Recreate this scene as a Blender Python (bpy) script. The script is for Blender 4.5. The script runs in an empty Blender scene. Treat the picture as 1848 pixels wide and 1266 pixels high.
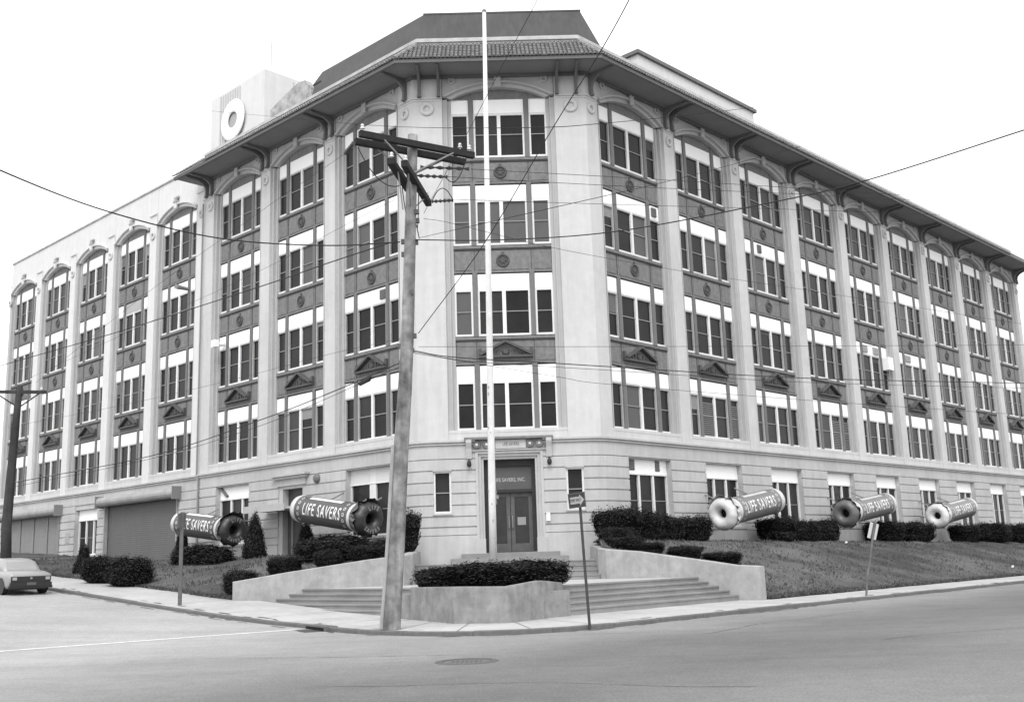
import bpy, bmesh, math, random
from mathutils import Matrix, Vector, noise
random.seed(7)
R_ = math.radians
scene = bpy.context.scene
COL = scene.collection

# ------------------------------------------------------------------ camera
cam_d = bpy.data.cameras.new('camera'); cam = bpy.data.objects.new('camera', cam_d); COL.objects.link(cam)
cam_d.sensor_width = 36.0; cam_d.lens = 1912.84 / 1848 * 36.0; cam_d.clip_end = 3000; cam_d.clip_start = 0.1
cr = Vector((0.99945094, -0.00897213, -0.03189539)); cu = Vector((0.02956315, -0.1931948, 0.98071494)); cf = Vector((0.01496112, 0.9811194, 0.19282348))
m = Matrix.Identity(4)
for i in range(3):
    m[i][0] = cr[i]; m[i][1] = cu[i]; m[i][2] = -cf[i]
m.translation = Vector((-0.3801, -41.4262, 1.4383)); cam.matrix_world = m
scene.camera = cam

# ------------------------------------------------------------------ sky, sun, exposure (flat overcast day, black and white film)
SUN_EL, SUN_AZ = R_(50), R_(184)          # azimuth clockwise from +Y: high behind the camera
world = bpy.data.worlds.new('World'); scene.world = world; world.use_nodes = True
nt = world.node_tree; nt.nodes.clear()
sky = nt.nodes.new('ShaderNodeTexSky'); sky.sky_type = 'NISHITA'; sky.sun_disc = False
sky.sun_elevation = SUN_EL; sky.sun_rotation = SUN_AZ; sky.dust_density = 4.0; sky.air_density = 1.0
bw = nt.nodes.new('ShaderNodeRGBToBW')
cl = nt.nodes.new('ShaderNodeMath'); cl.operation = 'MULTIPLY_ADD'; cl.inputs[1].default_value = 0.35; cl.inputs[2].default_value = 8.8   # even cloud cover over the sky
bg = nt.nodes.new('ShaderNodeBackground'); bg.inputs['Strength'].default_value = 0.1
wo = nt.nodes.new('ShaderNodeOutputWorld')
nt.links.new(sky.outputs[0], bw.inputs[0]); nt.links.new(bw.outputs[0], cl.inputs[0]); nt.links.new(cl.outputs[0], bg.inputs['Color']); nt.links.new(bg.outputs[0], wo.inputs[0])
sl = bpy.data.lights.new('sun', 'SUN'); sl.energy = 1.0; sl.angle = R_(24); sl.color = (1, 1, 1)
so = bpy.data.objects.new('sun', sl); COL.objects.link(so)
sdir = Vector((math.sin(SUN_AZ) * math.cos(SUN_EL), math.cos(SUN_AZ) * math.cos(SUN_EL), math.sin(SUN_EL)))
so.rotation_euler = sdir.to_track_quat('Z', 'Y').to_euler()
vs = scene.view_settings; vs.view_transform = 'Standard'; vs.look = 'None'; vs.gamma = 1.0; vs.use_curve_mapping = False
vs.exposure = 0.74
scene.cycles.max_bounces = 6; scene.cycles.diffuse_bounces = 4

# ------------------------------------------------------------------ materials
MATS = {}
def mat(name, v, rough=0.85, var=0.0, scale=2.0, spec=0.3, bump=0.0, bscale=30.0, metal=0.0, streak=0.0, detail=6.0, blot=0.0, bl_scale=0.6):
    if name in MATS: return MATS[name]
    m = bpy.data.materials.new(name); m.use_nodes = True; n = m.node_tree.nodes; l = m.node_tree.links
    b = n['Principled BSDF']; b.inputs['Roughness'].default_value = rough; b.inputs['Specular IOR Level'].default_value = spec; b.inputs['Metallic'].default_value = metal
    b.inputs['Base Color'].default_value = (v, v, v, 1)
    tc = n.new('ShaderNodeTexCoord'); geo = n.new('ShaderNodeNewGeometry')
    cur = None
    def add_var(amount, sc, vec, det=6.0, contrast=1.0):
        nonlocal cur
        t = n.new('ShaderNodeTexNoise'); t.inputs['Scale'].default_value = sc; t.inputs['Detail'].default_value = det; t.inputs['Roughness'].default_value = 0.6
        l.new(vec, t.inputs['Vector'])
        mr = n.new('ShaderNodeMapRange'); mr.inputs['From Min'].default_value = 0.5 - 0.22 / contrast; mr.inputs['From Max'].default_value = 0.5 + 0.22 / contrast
        mr.inputs['To Min'].default_value = 1 - amount; mr.inputs['To Max'].default_value = 1 + amount
        l.new(t.outputs['Fac'], mr.inputs['Value'])
        if cur is None: cur = mr.outputs[0]
        else:
            k = n.new('ShaderNodeMath'); k.operation = 'MULTIPLY'; l.new(cur, k.inputs[0]); l.new(mr.outputs[0], k.inputs[1]); cur = k.outputs[0]
    if var: add_var(var, scale, geo.outputs['Position'], detail)
    if blot: add_var(blot, bl_scale, geo.outputs['Position'], 3.0, 1.6)
    if streak:
        mp = n.new('ShaderNodeMapping'); mp.inputs['Scale'].default_value = (1, 1, 0.09); l.new(geo.outputs['Position'], mp.inputs['Vector'])
        add_var(streak, 5.0, mp.outputs[0], 5.0)
    if cur is not None:
        k = n.new('ShaderNodeMath'); k.operation = 'MULTIPLY'; k.inputs[1].default_value = v; k.use_clamp = True; l.new(cur, k.inputs[0]); l.new(k.outputs[0], b.inputs['Base Color'])
    if bump:
        t = n.new('ShaderNodeTexNoise'); t.inputs['Scale'].default_value = bscale; t.inputs['Detail'].default_value = 5; l.new(geo.outputs['Position'], t.inputs['Vector'])
        bp = n.new('ShaderNodeBump'); bp.inputs['Strength'].default_value = bump; bp.inputs['Distance'].default_value = 0.02
        l.new(t.outputs['Fac'], bp.inputs['Height']); l.new(bp.outputs[0], b.inputs['Normal'])
    MATS[name] = m; return m

STONE = mat('cream stone', 0.50, 0.9, 0.05, 3.0, 0.2, 0.15, 18, streak=0.055, blot=0.05, bl_scale=0.35)
STONE2 = mat('ashlar stone', 0.425, 0.9, 0.05, 3.0, 0.2, 0.2, 18, streak=0.08, blot=0.07, bl_scale=0.5)
JAMB = mat('moulded jamb stone', 0.40, 0.9, 0.05, 3.0, 0.2, streak=0.06)
STUCCO = mat('pale stucco', 0.59, 0.9, 0.04, 2.0, 0.2, streak=0.05)
SPAN = mat('dark terracotta panel', 0.172, 0.8, 0.20, 6.0, 0.3, 0.5, 14, streak=0.10)
ORN = mat('dark ornament', 0.085, 0.8, 0.15, 9.0, 0.3)
MULL = mat('dark mullion', 0.145, 0.7, 0.08, 5.0, 0.3, streak=0.08)
WHITE = mat('white window paint', 0.66, 0.6, 0.05, 4.0, 0.4, streak=0.06)
BLIND = mat('white transom panel', 0.88, 0.6, 0.02, 3.0, 0.3)
BLIND2 = mat('grey transom panel', 0.36, 0.7, 0.05, 3.0, 0.3)
GL = [mat('window glass', 0.019, 0.2, 0.45, 0.55, 0.12), mat('window glass dusty', 0.028, 0.3, 0.4, 0.7, 0.14),  # noise in the glass colour imitates uneven reflections
      mat('window glass with drawn shade', 0.055, 0.35, 0.1, 0.9, 0.12), mat('window glass with pale shade', 0.10, 0.4, 0.08, 1.0, 0.12)]
RAIL = mat('meeting rail paint', 0.26, 0.6)
SOFF = mat('painted soffit', 0.20, 0.85, 0.08, 1.0, 0.2)
BRK = mat('painted bracket', 0.145, 0.85, 0.08, 3.0, 0.2)
ARCHM = mat('arch moulding', 0.42, 0.9, 0.06, 3.0, 0.2, streak=0.05)
TILE = mat('clay roof tile', 0.21, 0.8, 0.35, 5.0, 0.3, streak=0.0)
FLASH = mat('painted flashing', 0.42, 0.7, 0.2, 2.0, 0.3)
ROOFD = mat('dark roofing felt', 0.085, 0.9, 0.10, 0.8, 0.2, streak=0.12)
CONC2 = mat('pale weathered concrete', 0.32, 0.95, 0.12, 4.5, 0.2, 0.4, 25, streak=0.10, blot=0.08, bl_scale=1.6)
CONC = mat('weathered concrete', 0.235, 0.95, 0.16, 4.5, 0.2, 0.4, 25, streak=0.10, blot=0.16, bl_scale=2.0)
STEPM = mat('stone step', 0.235, 0.95, 0.10, 3.0, 0.2, 0.2, 25, blot=0.1)
SIDE = mat('pavement concrete', 0.40, 0.95, 0.07, 4.0, 0.15, 0.25, 30, blot=0.09, bl_scale=0.5)
KERB = mat('kerb stone', 0.13, 0.95, 0.15, 5.0, 0.2, 0.3, 25)
SOIL = mat('planter soil', 0.05, 1.0, 0.3, 8.0, 0.1)
ROAD = mat('worn asphalt', 0.19, 0.95, 0.08, 3.2, 0.12, 0.9, 45, blot=0.10, bl_scale=0.13, detail=12.0)
def road_wear(m):      # paler old surface up the left street, oil-darkened driving lane along the right one
    n = m.node_tree.nodes; l = m.node_tree.links; b = n['Principled BSDF']; src = b.inputs['Base Color'].links[0].from_socket
    geo = n.new('ShaderNodeNewGeometry')
    def along(d, off):
        v = n.new('ShaderNodeVectorMath'); v.operation = 'DOT_PRODUCT'; v.inputs[1].default_value = d; l.new(geo.outputs['Position'], v.inputs[0])
        a = n.new('ShaderNodeMath'); a.operation = 'SUBTRACT'; l.new(v.outputs['Value'], a.inputs[0]); a.inputs[1].default_value = off
        t = n.new('ShaderNodeTexNoise'); t.inputs['Scale'].default_value = .35; t.inputs['Detail'].default_value = 5; l.new(geo.outputs['Position'], t.inputs['Vector'])
        k = n.new('ShaderNodeMath'); k.operation = 'MULTIPLY_ADD'; l.new(t.outputs['Fac'], k.inputs[0]); k.inputs[1].default_value = 3.0; l.new(a.outputs[0], k.inputs[2]); return k.outputs[0]
    def rng(val, a, b_, c, d):
        mr = n.new('ShaderNodeMapRange'); mr.interpolation_type = 'SMOOTHSTEP'; l.new(val, mr.inputs['Value'])
        for q, w in zip(('From Min','From Max','To Min','To Max'), (a, b_, c, d)): mr.inputs[q].default_value = w
        return mr.outputs[0]
    def mul(x, y): k = n.new('ShaderNodeMath'); k.operation = 'MULTIPLY'; l.new(x, k.inputs[0]); l.new(y, k.inputs[1]); return k.outputs[0]
    dl, nr = (-.7116, .7026, 0), (.7083, -.7059, 0)
    tl = along(dl, 3.634); orr = along(nr, 2.461)
    sp = n.new('ShaderNodeTexNoise'); sp.inputs['Scale'].default_value = 28; sp.inputs['Detail'].default_value = 3; l.new(geo.outputs['Position'], sp.inputs['Vector'])
    src = mul(src, rng(sp.outputs['Fac'], .3, .7, .86, 1.14))
    mp = n.new('ShaderNodeMapping'); mp.inputs['Rotation'].default_value = (0, 0, -.7872); mp.inputs['Scale'].default_value = (.06, 1.1, 1); l.new(geo.outputs['Position'], mp.inputs['Vector'])
    stx = n.new('ShaderNodeTexNoise'); stx.inputs['Scale'].default_value = 1.0; stx.inputs['Detail'].default_value = 6; l.new(mp.outputs[0], stx.inputs['Vector'])
    src = mul(src, rng(stx.outputs['Fac'], .35, .65, .96, 1.04))
    out = mul(src, rng(tl, -20, -7, 1.02, 1.72))
    out = mul(out, rng(orr, 13.0, 16.5, 1.06, .76)); out = mul(out, rng(orr, 18.5, 22, 1.0, 1.25)); out = mul(out, rng(orr, 24, 30, 1.0, .86))
    l.new(out, b.inputs['Base Color'])
road_wear(ROAD)
PAINT = mat('road paint', 0.60, 0.9, 0.25, 5.0, 0.2)
IRON = mat('cast iron', 0.085, 0.7, 0.2, 9.0, 0.4)
GRASS = mat('winter grass', 0.090, 1.0, 0.22, 1.2, 0.05, 0.35, 20, blot=0.34, bl_scale=0.28)
BLADE = mat('grass blade', 0.092, 1.0, 0.25, 1.0, 0.05)
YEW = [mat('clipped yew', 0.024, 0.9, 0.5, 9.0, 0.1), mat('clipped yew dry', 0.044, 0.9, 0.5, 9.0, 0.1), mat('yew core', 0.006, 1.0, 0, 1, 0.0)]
WOOD = mat('weathered pole wood', 0.20, 0.95, 0.25, 5.0, 0.15, 0.5, 20, streak=0.38, blot=0.34, bl_scale=1.7)
TAR = mat('tarred arm wood', 0.028, 0.9, 0.25, 6.0, 0.2)
WOODD = mat('dark pole wood', 0.045, 0.95, 0.2, 4.0, 0.15, streak=0.3)
WIRE = mat('wire insulation', 0.035, 0.8, 0, 1, 0.2)
PORC = mat('glazed porcelain', 0.55, 0.3, 0.05, 9, 0.5)
STEEL = mat('galvanised steel', 0.22, 0.6, 0.12, 6.0, 0.4, 0.0)
SIGNW = mat('sign white', 0.55, 0.6, 0.04, 9, 0.3)
SIGNB = mat('sign black', 0.04, 0.6, 0.1, 9, 0.3)
DOORM = mat('dark door bronze', 0.034, 0.5, 0.2, 4.0, 0.2)
ROLLM = mat('painted shutter', 0.125, 0.7, 0.05, 0.8, 0.3, streak=0.06)
ROLLP = mat('pale painted shutter', 0.24, 0.7, 0.06, 0.8, 0.3, streak=0.08)
HOUS = mat('shutter housing', 0.30, 0.7, 0.15, 1.5, 0.3, streak=0.15)
LSBODY = mat('printed wrapper', 0.078, 0.45, 0.12, 2.0, 0.45)
LSBODY2 = mat('printed wrapper light', 0.15, 0.4, 0.1, 2.0, 0.5)
LSPALE = mat('wrapper foil', 0.5, 0.35, 0.15, 5.0, 0.6)
LSWHITE = mat('wrapper lettering', 0.72, 0.5, 0.03, 3, 0.4)
CAND_W = mat('white candy', 0.62, 0.4, 0.06, 3.0, 0.5)
CAND_G = mat('grey candy', 0.13, 0.4, 0.12, 3.0, 0.5)
CAND_D = mat('dark candy', 0.035, 0.4, 0.15, 3.0, 0.5)
CARP = mat('pale car paint', 0.28, 0.3, 0.03, 2, 0.6)
CARD = mat('black car plastic', 0.022, 0.5, 0.1, 5, 0.4)
CARG = mat('car window', 0.05, 0.12, 0.0, 1, 0.6)
CARGL = mat('misted rear window', 0.26, 0.25, 0.1, 2, 0.5)  # pale base colour stands in for the reflection on the glass
TYRE = mat('tyre rubber', 0.02, 0.9, 0, 1, 0.2)
LAMP = mat('lamp lens', 0.33, 0.2, 0, 1, 0.6)

# ------------------------------------------------------------------ mesh helpers
class MB:
    def __init__(s): s.v = []; s.f = []; s.m = []
    def add(s, vs, fs, mi=0):
        b = len(s.v); s.v += [tuple(x) for x in vs]
        for f in fs: s.f.append([b + i for i in f]); s.m.append(mi)
    def box(s, x0, x1, y0, y1, z0, z1, mi=0):
        s.add([(x0,y0,z0),(x1,y0,z0),(x1,y1,z0),(x0,y1,z0),(x0,y0,z1),(x1,y0,z1),(x1,y1,z1),(x0,y1,z1)],
              [(3,2,1,0),(4,5,6,7),(0,1,5,4),(1,2,6,5),(2,3,7,6),(3,0,4,7)], mi)
    def prism(s, bot, top, mi=0):
        n = len(bot); s.add(list(bot) + list(top), [tuple(range(n))[::-1], tuple(range(n, 2*n))] + [(i, (i+1) % n, n + (i+1) % n, n + i) for i in range(n)], mi)
    def tube(s, pts, rad, n=8, mi=0, cap=True):
        pts = [Vector(p) for p in pts]; k = len(pts)
        rads = rad if isinstance(rad, (list, tuple)) else [rad] * k
        up = None; rings = []
        for i, p in enumerate(pts):
            d = (pts[min(i+1, k-1)] - pts[max(i-1, 0)]).normalized()
            if up is None:
                a = Vector((0, 0, 1)) if abs(d.z) < 0.9 else Vector((1, 0, 0)); up = (a - d * a.dot(d)).normalized()
            else: up = (up - d * up.dot(d)).normalized()
            q = d.cross(up)
            rings.append([p + (up * math.cos(2*math.pi*j/n) + q * math.sin(2*math.pi*j/n)) * rads[i] for j in range(n)])
        vs = [x for r in rings for x in r]; fs = []
        for i in range(k-1):
            for j in range(n): fs.append((i*n+j, i*n+(j+1) % n, (i+1)*n+(j+1) % n, (i+1)*n+j))
        if cap: fs.append(tuple(range(n))[::-1]); fs.append(tuple((k-1)*n + j for j in range(n)))
        s.add(vs, fs, mi)
    def lathe(s, prof, n=24, axis='Z', mi=0, close=False):
        vs = []; fs = []; k = len(prof)
        for j in range(n):
            a = 2*math.pi*j/n; c, sn = math.cos(a), math.sin(a)
            for r, h in prof:
                vs.append((r*c, r*sn, h) if axis == 'Z' else ((h, r*c, r*sn) if axis == 'X' else (r*c, h, r*sn)))
        kk = k if close else k - 1
        for j in range(n):
            for i in range(kk):
                a, b = j*k + i, j*k + (i+1) % k; c, d_ = ((j+1) % n)*k + (i+1) % k, ((j+1) % n)*k + i
                fs.append((a, d_, c, b))
        s.add(vs, fs, mi)
    def mesh(s, name, mats, smooth=False):
        me = bpy.data.meshes.new(name); me.from_pydata(s.v, [], s.f)
        for x in (mats if isinstance(mats, (list, tuple)) else [mats]): me.materials.append(x)
        if any(s.m): me.polygons.foreach_set('material_index', s.m)
        bm = bmesh.new(); bm.from_mesh(me); bmesh.ops.recalc_face_normals(bm, faces=bm.faces); bm.to_mesh(me); bm.free()
        if smooth: me.polygons.foreach_set('use_smooth', [True] * len(me.polygons))
        me.update(); return me
    def build(s, name, mats, parent=None, mw=None, smooth=False):
        return put(name, s.mesh(name, mats, smooth), parent, mw)
def put(name, me, parent=None, mw=None):
    o = bpy.data.objects.new(name, me); COL.objects.link(o)
    if parent is not None: o.parent = parent
    if mw is not None: o.matrix_basis = mw
    return o
def tag(o, label, cat, group=None, kind=None):
    o['label'] = label; o['category'] = cat
    if group: o['group'] = group
    if kind: o['kind'] = kind
    return o
def thing(name, label, cat, loc=(0,0,0), rz=0.0, group=None, kind=None):
    o = bpy.data.objects.new(name, None); COL.objects.link(o); o.location = loc; o.rotation_euler = (0, 0, rz); o.empty_display_size = 0.3
    return tag(o, label, cat, group, kind)
def stuff(o): o['kind'] = 'stuff'; return o
def copy_tree(o, parent=None):
    c = o.copy(); COL.objects.link(c)
    if parent is not None: c.parent = parent
    for ch in list(o.children): copy_tree(ch, c)
    return c
def text_mesh(body, size=1.0, bold=0.0, sx=1.0, extrude=0.0, space=1.0):
    cu_ = bpy.data.curves.new('txt', 'FONT'); cu_.body = body; cu_.size = size; cu_.align_x = 'CENTER'; cu_.align_y = 'CENTER'; cu_.offset = bold; cu_.space_character = space; cu_.resolution_u = 3; cu_.extrude = extrude
    to = bpy.data.objects.new('txt', cu_); COL.objects.link(to)
    dg = bpy.context.evaluated_depsgraph_get(); dg.update()
    me = bpy.data.meshes.new_from_object(to.evaluated_get(dg)); bpy.data.objects.remove(to); bpy.data.curves.remove(cu_)
    me.materials.clear()
    for v in me.vertices: v.co.x *= sx
    return me

# ------------------------------------------------------------------ site frames
AR, AL = 0.7872, 0.7790
dR = Vector((math.cos(AR), math.sin(AR), 0)); nR = Vector((dR.y, -dR.x, 0)); RP = Vector((4.2604, 0.789, 0))
dL = Vector((-math.cos(AL), math.sin(AL), 0)); nL = Vector((-dL.y, dL.x, 0)); LP = Vector((-4.2548, 0.8631, 0))
def PR(t, off, z=0.0): q = RP + dR*t + nR*off; q.z = z; return q
def PL(t, off, z=0.0): q = LP + dL*t + nL*off; q.z = z; return q
def toR(p): q = Vector((p[0], p[1], 0)) - RP; return q.dot(dR), q.dot(nR)
def toL(p): q = Vector((p[0], p[1], 0)) - LP; return q.dot(dL), q.dot(nL)
def FM(o, a): return Matrix.Translation(o) @ Matrix.Rotation(a, 4, 'Z')
FACE = {'C': FM(Vector((0,0,0)), 0.0), 'R': FM(RP, AR), 'L': FM(LP, -AL), 'W': FM(LP - nL*0.176, -AL)}
TB = [(-300,-.15),(-9.2,-.15),(-7.5,-.09),(-5.2,.02),(-.27,.35),(6.5,.84),(20,1.7),(45,2.9),(300,6)]
def interp(tb, x):
    for (a, b), (c, d) in zip(tb, tb[1:]):
        if x <= c: return b + (d-b) * max(0, (x-a)) / (c-a)
    return tb[-1][1]
def road_z(p):
    t = toL(p)[0]; return (interp(TB, t-1.2) + 2*interp(TB, t) + interp(TB, t+1.2)) / 4
def lawn_r(t, off): return 0.0 + (1.93 - .0125*max(t, -4)) * min(1, max(0, (8.35-off)/6.2))
def lawn_l(t, off):
    zs = road_z(PL(t, 8.0)) + .14; zc = max(1.85, zs + .15); return zs + (zc-zs) * min(1, max(0, (8.0-off)/5.6))

# ================================================================== ground
mb = MB(); ts = [-300,-120,-60,-40,-30,-24,-18] + [-15 + i*0.75 for i in range(40)] + [16,18,20,24,30,37,45,60,120,300]; os_ = [-250,-120,-60,-20,-8,-2,2,6,9,10.2,11,12,14,17,21,26,32,40,60,100,180,300]
vs_ = [tuple(PL(t, f)[:2]) + (road_z(PL(t, f)),) for t in ts for f in os_]; n = len(os_)
mb.add(vs_, [(i*n+j, i*n+j+1, (i+1)*n+j+1, (i+1)*n+j) for i in range(len(ts)-1) for j in range(n-1)])
road = mb.build('road', ROAD, smooth=True); tag(road, 'pale worn asphalt of the two streets meeting at the corner', 'road', kind='structure')

# kerb line (outer edge of the pavement)
kl = [PL(60-i*2.3, 10.8) for i in range(31)]; kl = [p for p in kl if toL(p)[0] > -9.2]
nose = [(-5.35,-13.25),(-4.75,-14.4),(-4.0,-15.6),(-3.1,-16.65),(-2.1,-17.4),(-1.0,-17.85),(0.1,-17.85),(1.1,-17.4),(2.1,-16.6)]
kl += [Vector((a, b, 0)) for a, b in nose] + [PR(-13.0 + i*2.3, 10.7) for i in range(36)]
def resample(pts, step):
    out = [pts[0].copy()]; acc = 0
    for a, b in zip(pts, pts[1:]):
        L = (b-a).length; x = step - acc
        while x <= L: out.append(a.lerp(b, x/L)); x += step
        acc = (acc + L) % step
    return out
kerb_line = resample(kl, 0.45)
def right_normals(pts):
    out = []
    for i in range(len(pts)):
        d = (pts[min(i+1, len(pts)-1)] - pts[max(i-1, 0)]); d.z = 0; d.normalize(); out.append(Vector((d.y, -d.x, 0)))
    return out
kn = right_normals(kerb_line)
inner_anchor = []
for p in kerb_line:
    tl, ol = toL(p); tr, orr = toR(p)
    if tl > -8.5 and tr < -13: inner_anchor.append(PL(tl, 7.5))
    elif tr > -13: inner_anchor.append(PR(tr, 7.3))
    else: inner_anchor.append(None)
first = max(i for i, a in enumerate(inner_anchor) if a is not None and toL(kerb_line[i])[0] > -8.5 and toR(kerb_line[i])[0] < -13)
last = min(i for i, a in enumerate(inner_anchor) if a is not None and i > first)
bz = [inner_anchor[first], Vector((-1.0, -11.0, 0)), inner_anchor[last]]
for i in range(first+1, last):
    x = (i-first)/(last-first); inner_anchor[i] = bz[0]*(1-x)**2 + bz[1]*2*x*(1-x) + bz[2]*x*x
mb = MB(); vs_ = []; K = 9
for p, q, nn in zip(kerb_line, inner_anchor, kn):
    p2 = p - nn*0.16
    for j in range(K):
        w = p2.lerp(q, j/(K-1)); vs_.append((w.x, w.y, road_z(w) + .09 + .03*j/(K-1)))
mb.add(vs_, [(i*K+j, i*K+j+1, (i+1)*K+j+1, (i+1)*K+j) for i in range(len(kerb_line)-1) for j in range(K-1)])
pav = mb.build('pavement', SIDE, smooth=True); tag(pav, 'pale concrete pavement curving round the street corner', 'pavement', kind='structure')
# scored joints across the pavement, laid as thin dark seams
mb = MB()
for i in range(3, len(kerb_line)-3, 4):
    a = kerb_line[i] - kn[i]*0.17; b = inner_anchor[i]; s_ = (kerb_line[i+1]-kerb_line[i]).normalized()*0.011
    pts = [a.lerp(b, j/6) for j in range(7)]
    for p, q in zip(pts, pts[1:]):
        zp, zq = road_z(p)+.097, road_z(q)+.097
        k0 = (p-a).length/(b-a).length*.03; k1 = (q-a).length/(b-a).length*.03
        mb.add([(p.x-s_.x,p.y-s_.y,zp+k0),(p.x+s_.x,p.y+s_.y,zp+k0),(q.x+s_.x,q.y+s_.y,zq+k1),(q.x-s_.x,q.y-s_.y,zq+k1)], [(0,1,2,3)])
mb.build('slab_joint', KERB, pav)
# kerb stones
kroot = thing('kerb', 'row of grey kerb stones edging the corner pavement', 'kerb', kind='structure')
step = 4
for i in range(0, len(kerb_line)-step, step):
    mb = MB(); seg = list(range(i, i+step+1)); bot = []; 
    outer = [kerb_line[j].copy() for j in seg]; inner = [kerb_line[j] - kn[j]*0.16 for j in seg]
    g = (outer[1]-outer[0]).normalized()*0.012; outer[0] += g; inner[0] += g
    jit = random.uniform(-.012, .010); rings = []
    for o_, i_ in zip(outer, inner):
        zr = road_z(o_); rings.append([(o_.x,o_.y,zr-.1),(o_.x,o_.y,zr+.085+jit),(o_.x*.9+i_.x*.1,o_.y*.9+i_.y*.1,zr+.102+jit),(i_.x,i_.y,zr+.102+jit),(i_.x,i_.y,zr-.1)])
    flat = [v for r in rings for v in r]; k = 5
    fs = [(a*k+b, a*k+(b+1)%k, (a+1)*k+(b+1)%k, (a+1)*k+b) for a in range(len(rings)-1) for b in range(k)] + [tuple(range(k)), tuple((len(rings)-1)*k+b for b in range(k))[::-1]]
    mb.add(flat, fs); mb.build('kerb_stone', KERB, kroot)

# lawns
def lawn(name, label, fr, fz, t0, t1, nt_, om, seed):
    mb = MB(); no = 22; vs_ = []
    for i in range(nt_+1):
        for j in range(no+1):
            off = 0.1 + (om-0.1)*j/no; a = t0(off); t = a + (t1-a)*(i/nt_)**1.35; p = fr(t, off)
            z = fz(t, off) + .03 + (0.05*noise.noise(Vector((p.x*.9, p.y*.9, seed))) + .03*noise.noise(Vector((p.x*3, p.y*3, seed))))*(0.25 if j == no else 1) ; vs_.append((p.x, p.y, z))
    mb.add(vs_, [(i*(no+1)+j, i*(no+1)+j+1, (i+1)*(no+1)+j+1, (i+1)*(no+1)+j) for i in range(nt_) for j in range(no)])
    o = mb.build(name, GRASS, smooth=True); return tag(o, label, 'lawn', kind='structure')
def t0_r(off): return (3.05-4.26-.708*off)/.706 if off < 2.8 else -4.52 + (off-2.8)/(8.5-2.8)*1.2
def t0_l(off): return ((3.5-4.2548)*-1 - .7026*off)/.7115 if off < 3.3 else -4.32 + (off-3.3)/(8.1-3.3)*3.4
lr = lawn('lawn', 'sloping lawn bank in front of the long right facade', PR, lawn_r, t0_r, 70, 90, 8.35, 1.0)
ll = lawn('lawn', 'sloping lawn bank in front of the left facade', PL, lawn_l, t0_l, 60, 80, 8.0, 5.0)
def blades(name, label, fr, fz, t0, trange, om, count):
    mb = MB(); edge_blades(mb, fr, fz, t0(om)+.2, t0(om)+trange, om, 7000)
    for _ in range(count):
        off = random.uniform(.3, om+.05); t = t0(off) + .1 + (trange)*random.random()**1.8; p = fr(t, off); z = fz(t, off) + .01
        if noise.noise(Vector((p.x*.6, p.y*.6, 9))) < -.12 and random.random() < .7: continue
        h = random.uniform(.04, .13); a = random.uniform(0, math.pi); w = random.uniform(.02, .05); dx, dy = math.cos(a)*w, math.sin(a)*w; lx, ly = random.uniform(-.05,.05), random.uniform(-.05,.05)
        mb.add([(p.x-dx,p.y-dy,z),(p.x+dx,p.y+dy,z),(p.x+lx,p.y+ly,z+h)], [(0,1,2)])
    o = put(name, mb.mesh(name, BLADE)); tag(o, label, 'grass', kind='stuff')
def edge_blades(mb, fr, fz, t0, t1, om, count):
    for _ in range(count):
        t = t0 + (t1-t0)*random.random()**1.4; off = om + random.gauss(.02, .07) + .05*math.sin(t*1.7); p = fr(t, off); z = max(fz(t, off), road_z(p)+.14)
        h = random.uniform(.03,.10); a = random.uniform(0, math.pi); w = random.uniform(.02,.06); lx, ly = random.uniform(-.06,.06), random.uniform(-.06,.06)
        mb.add([(p.x-math.cos(a)*w,p.y-math.sin(a)*w,z-.01),(p.x+math.cos(a)*w,p.y+math.sin(a)*w,z-.01),(p.x+lx,p.y+ly,z+h)], [(0,1,2)])
blades('grass', 'short rough grass on the right lawn bank', PR, lawn_r, t0_r, 45, 8.3, 14000)
blades('grass', 'short rough grass on the left lawn bank', PL, lawn_l, t0_l, 30, 8.0, 11000)

# road paint, patch, manhole, drain
mb = MB(); N_ = 40
for i in range(N_):
    o0, o1 = 11.2 + i*.33, 11.2 + (i+1)*.33; tt = -9.05 + (o0-11.5)*.085
    if i in (29,): continue
    q = [PL(tt-.10,o0),PL(tt+.10,o0),PL(tt+.10+.028,o1),PL(tt-.10+.028,o1)]
    mb.add([(p.x,p.y,road_z(p)+.006) for p in q], [(0,1,2,3)])
sm = mb.build('stop_line', PAINT); tag(sm, 'worn white stop line painted across the left street', 'road marking', kind='structure')
# dirt and grit in the gutter, cracks in the asphalt
rg = random.Random(12); mb = MB()
for i in range(40, len(kerb_line)-60):
    if rg.random() < .55: continue
    p = kerb_line[i] + kn[i]*rg.uniform(.03,.22); e = (kerb_line[i+1]-kerb_line[i]).normalized(); L_ = rg.uniform(.12,.55); w_ = rg.uniform(.02,.09); k = 9
    ring = [p + e*math.cos(2*math.pi*j/k)*L_*rg.uniform(.6,1) + kn[i]*math.sin(2*math.pi*j/k)*w_*rg.uniform(.5,1) for j in range(k)]
    mb.add([(q.x,q.y,road_z(q)+.006+.001*(i % 3)) for q in ring], [tuple(range(k))])
for i in range(40, len(kerb_line)-90):
    if rg.random() < .72: continue
    p = kerb_line[i] - kn[i]*rg.uniform(.2,.5); e = (kerb_line[i+1]-kerb_line[i]).normalized(); L_ = rg.uniform(.1,.5); w_ = rg.uniform(.02,.10); k = 9
    ring = [p + e*math.cos(2*math.pi*j/k)*L_*rg.uniform(.6,1) + kn[i]*math.sin(2*math.pi*j/k)*w_*rg.uniform(.5,1) for j in range(k)]
    mb.add([(q.x,q.y,road_z(q)+.101+.001*(i % 3)) for q in ring], [tuple(range(k))])
o = mb.build('gutter_dirt', mat('gutter dirt', .10, 1.0, .35, 9)); tag(o, 'dark dirt and grit collected along the kerb', 'dirt', kind='stuff')
mb = MB()
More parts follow.
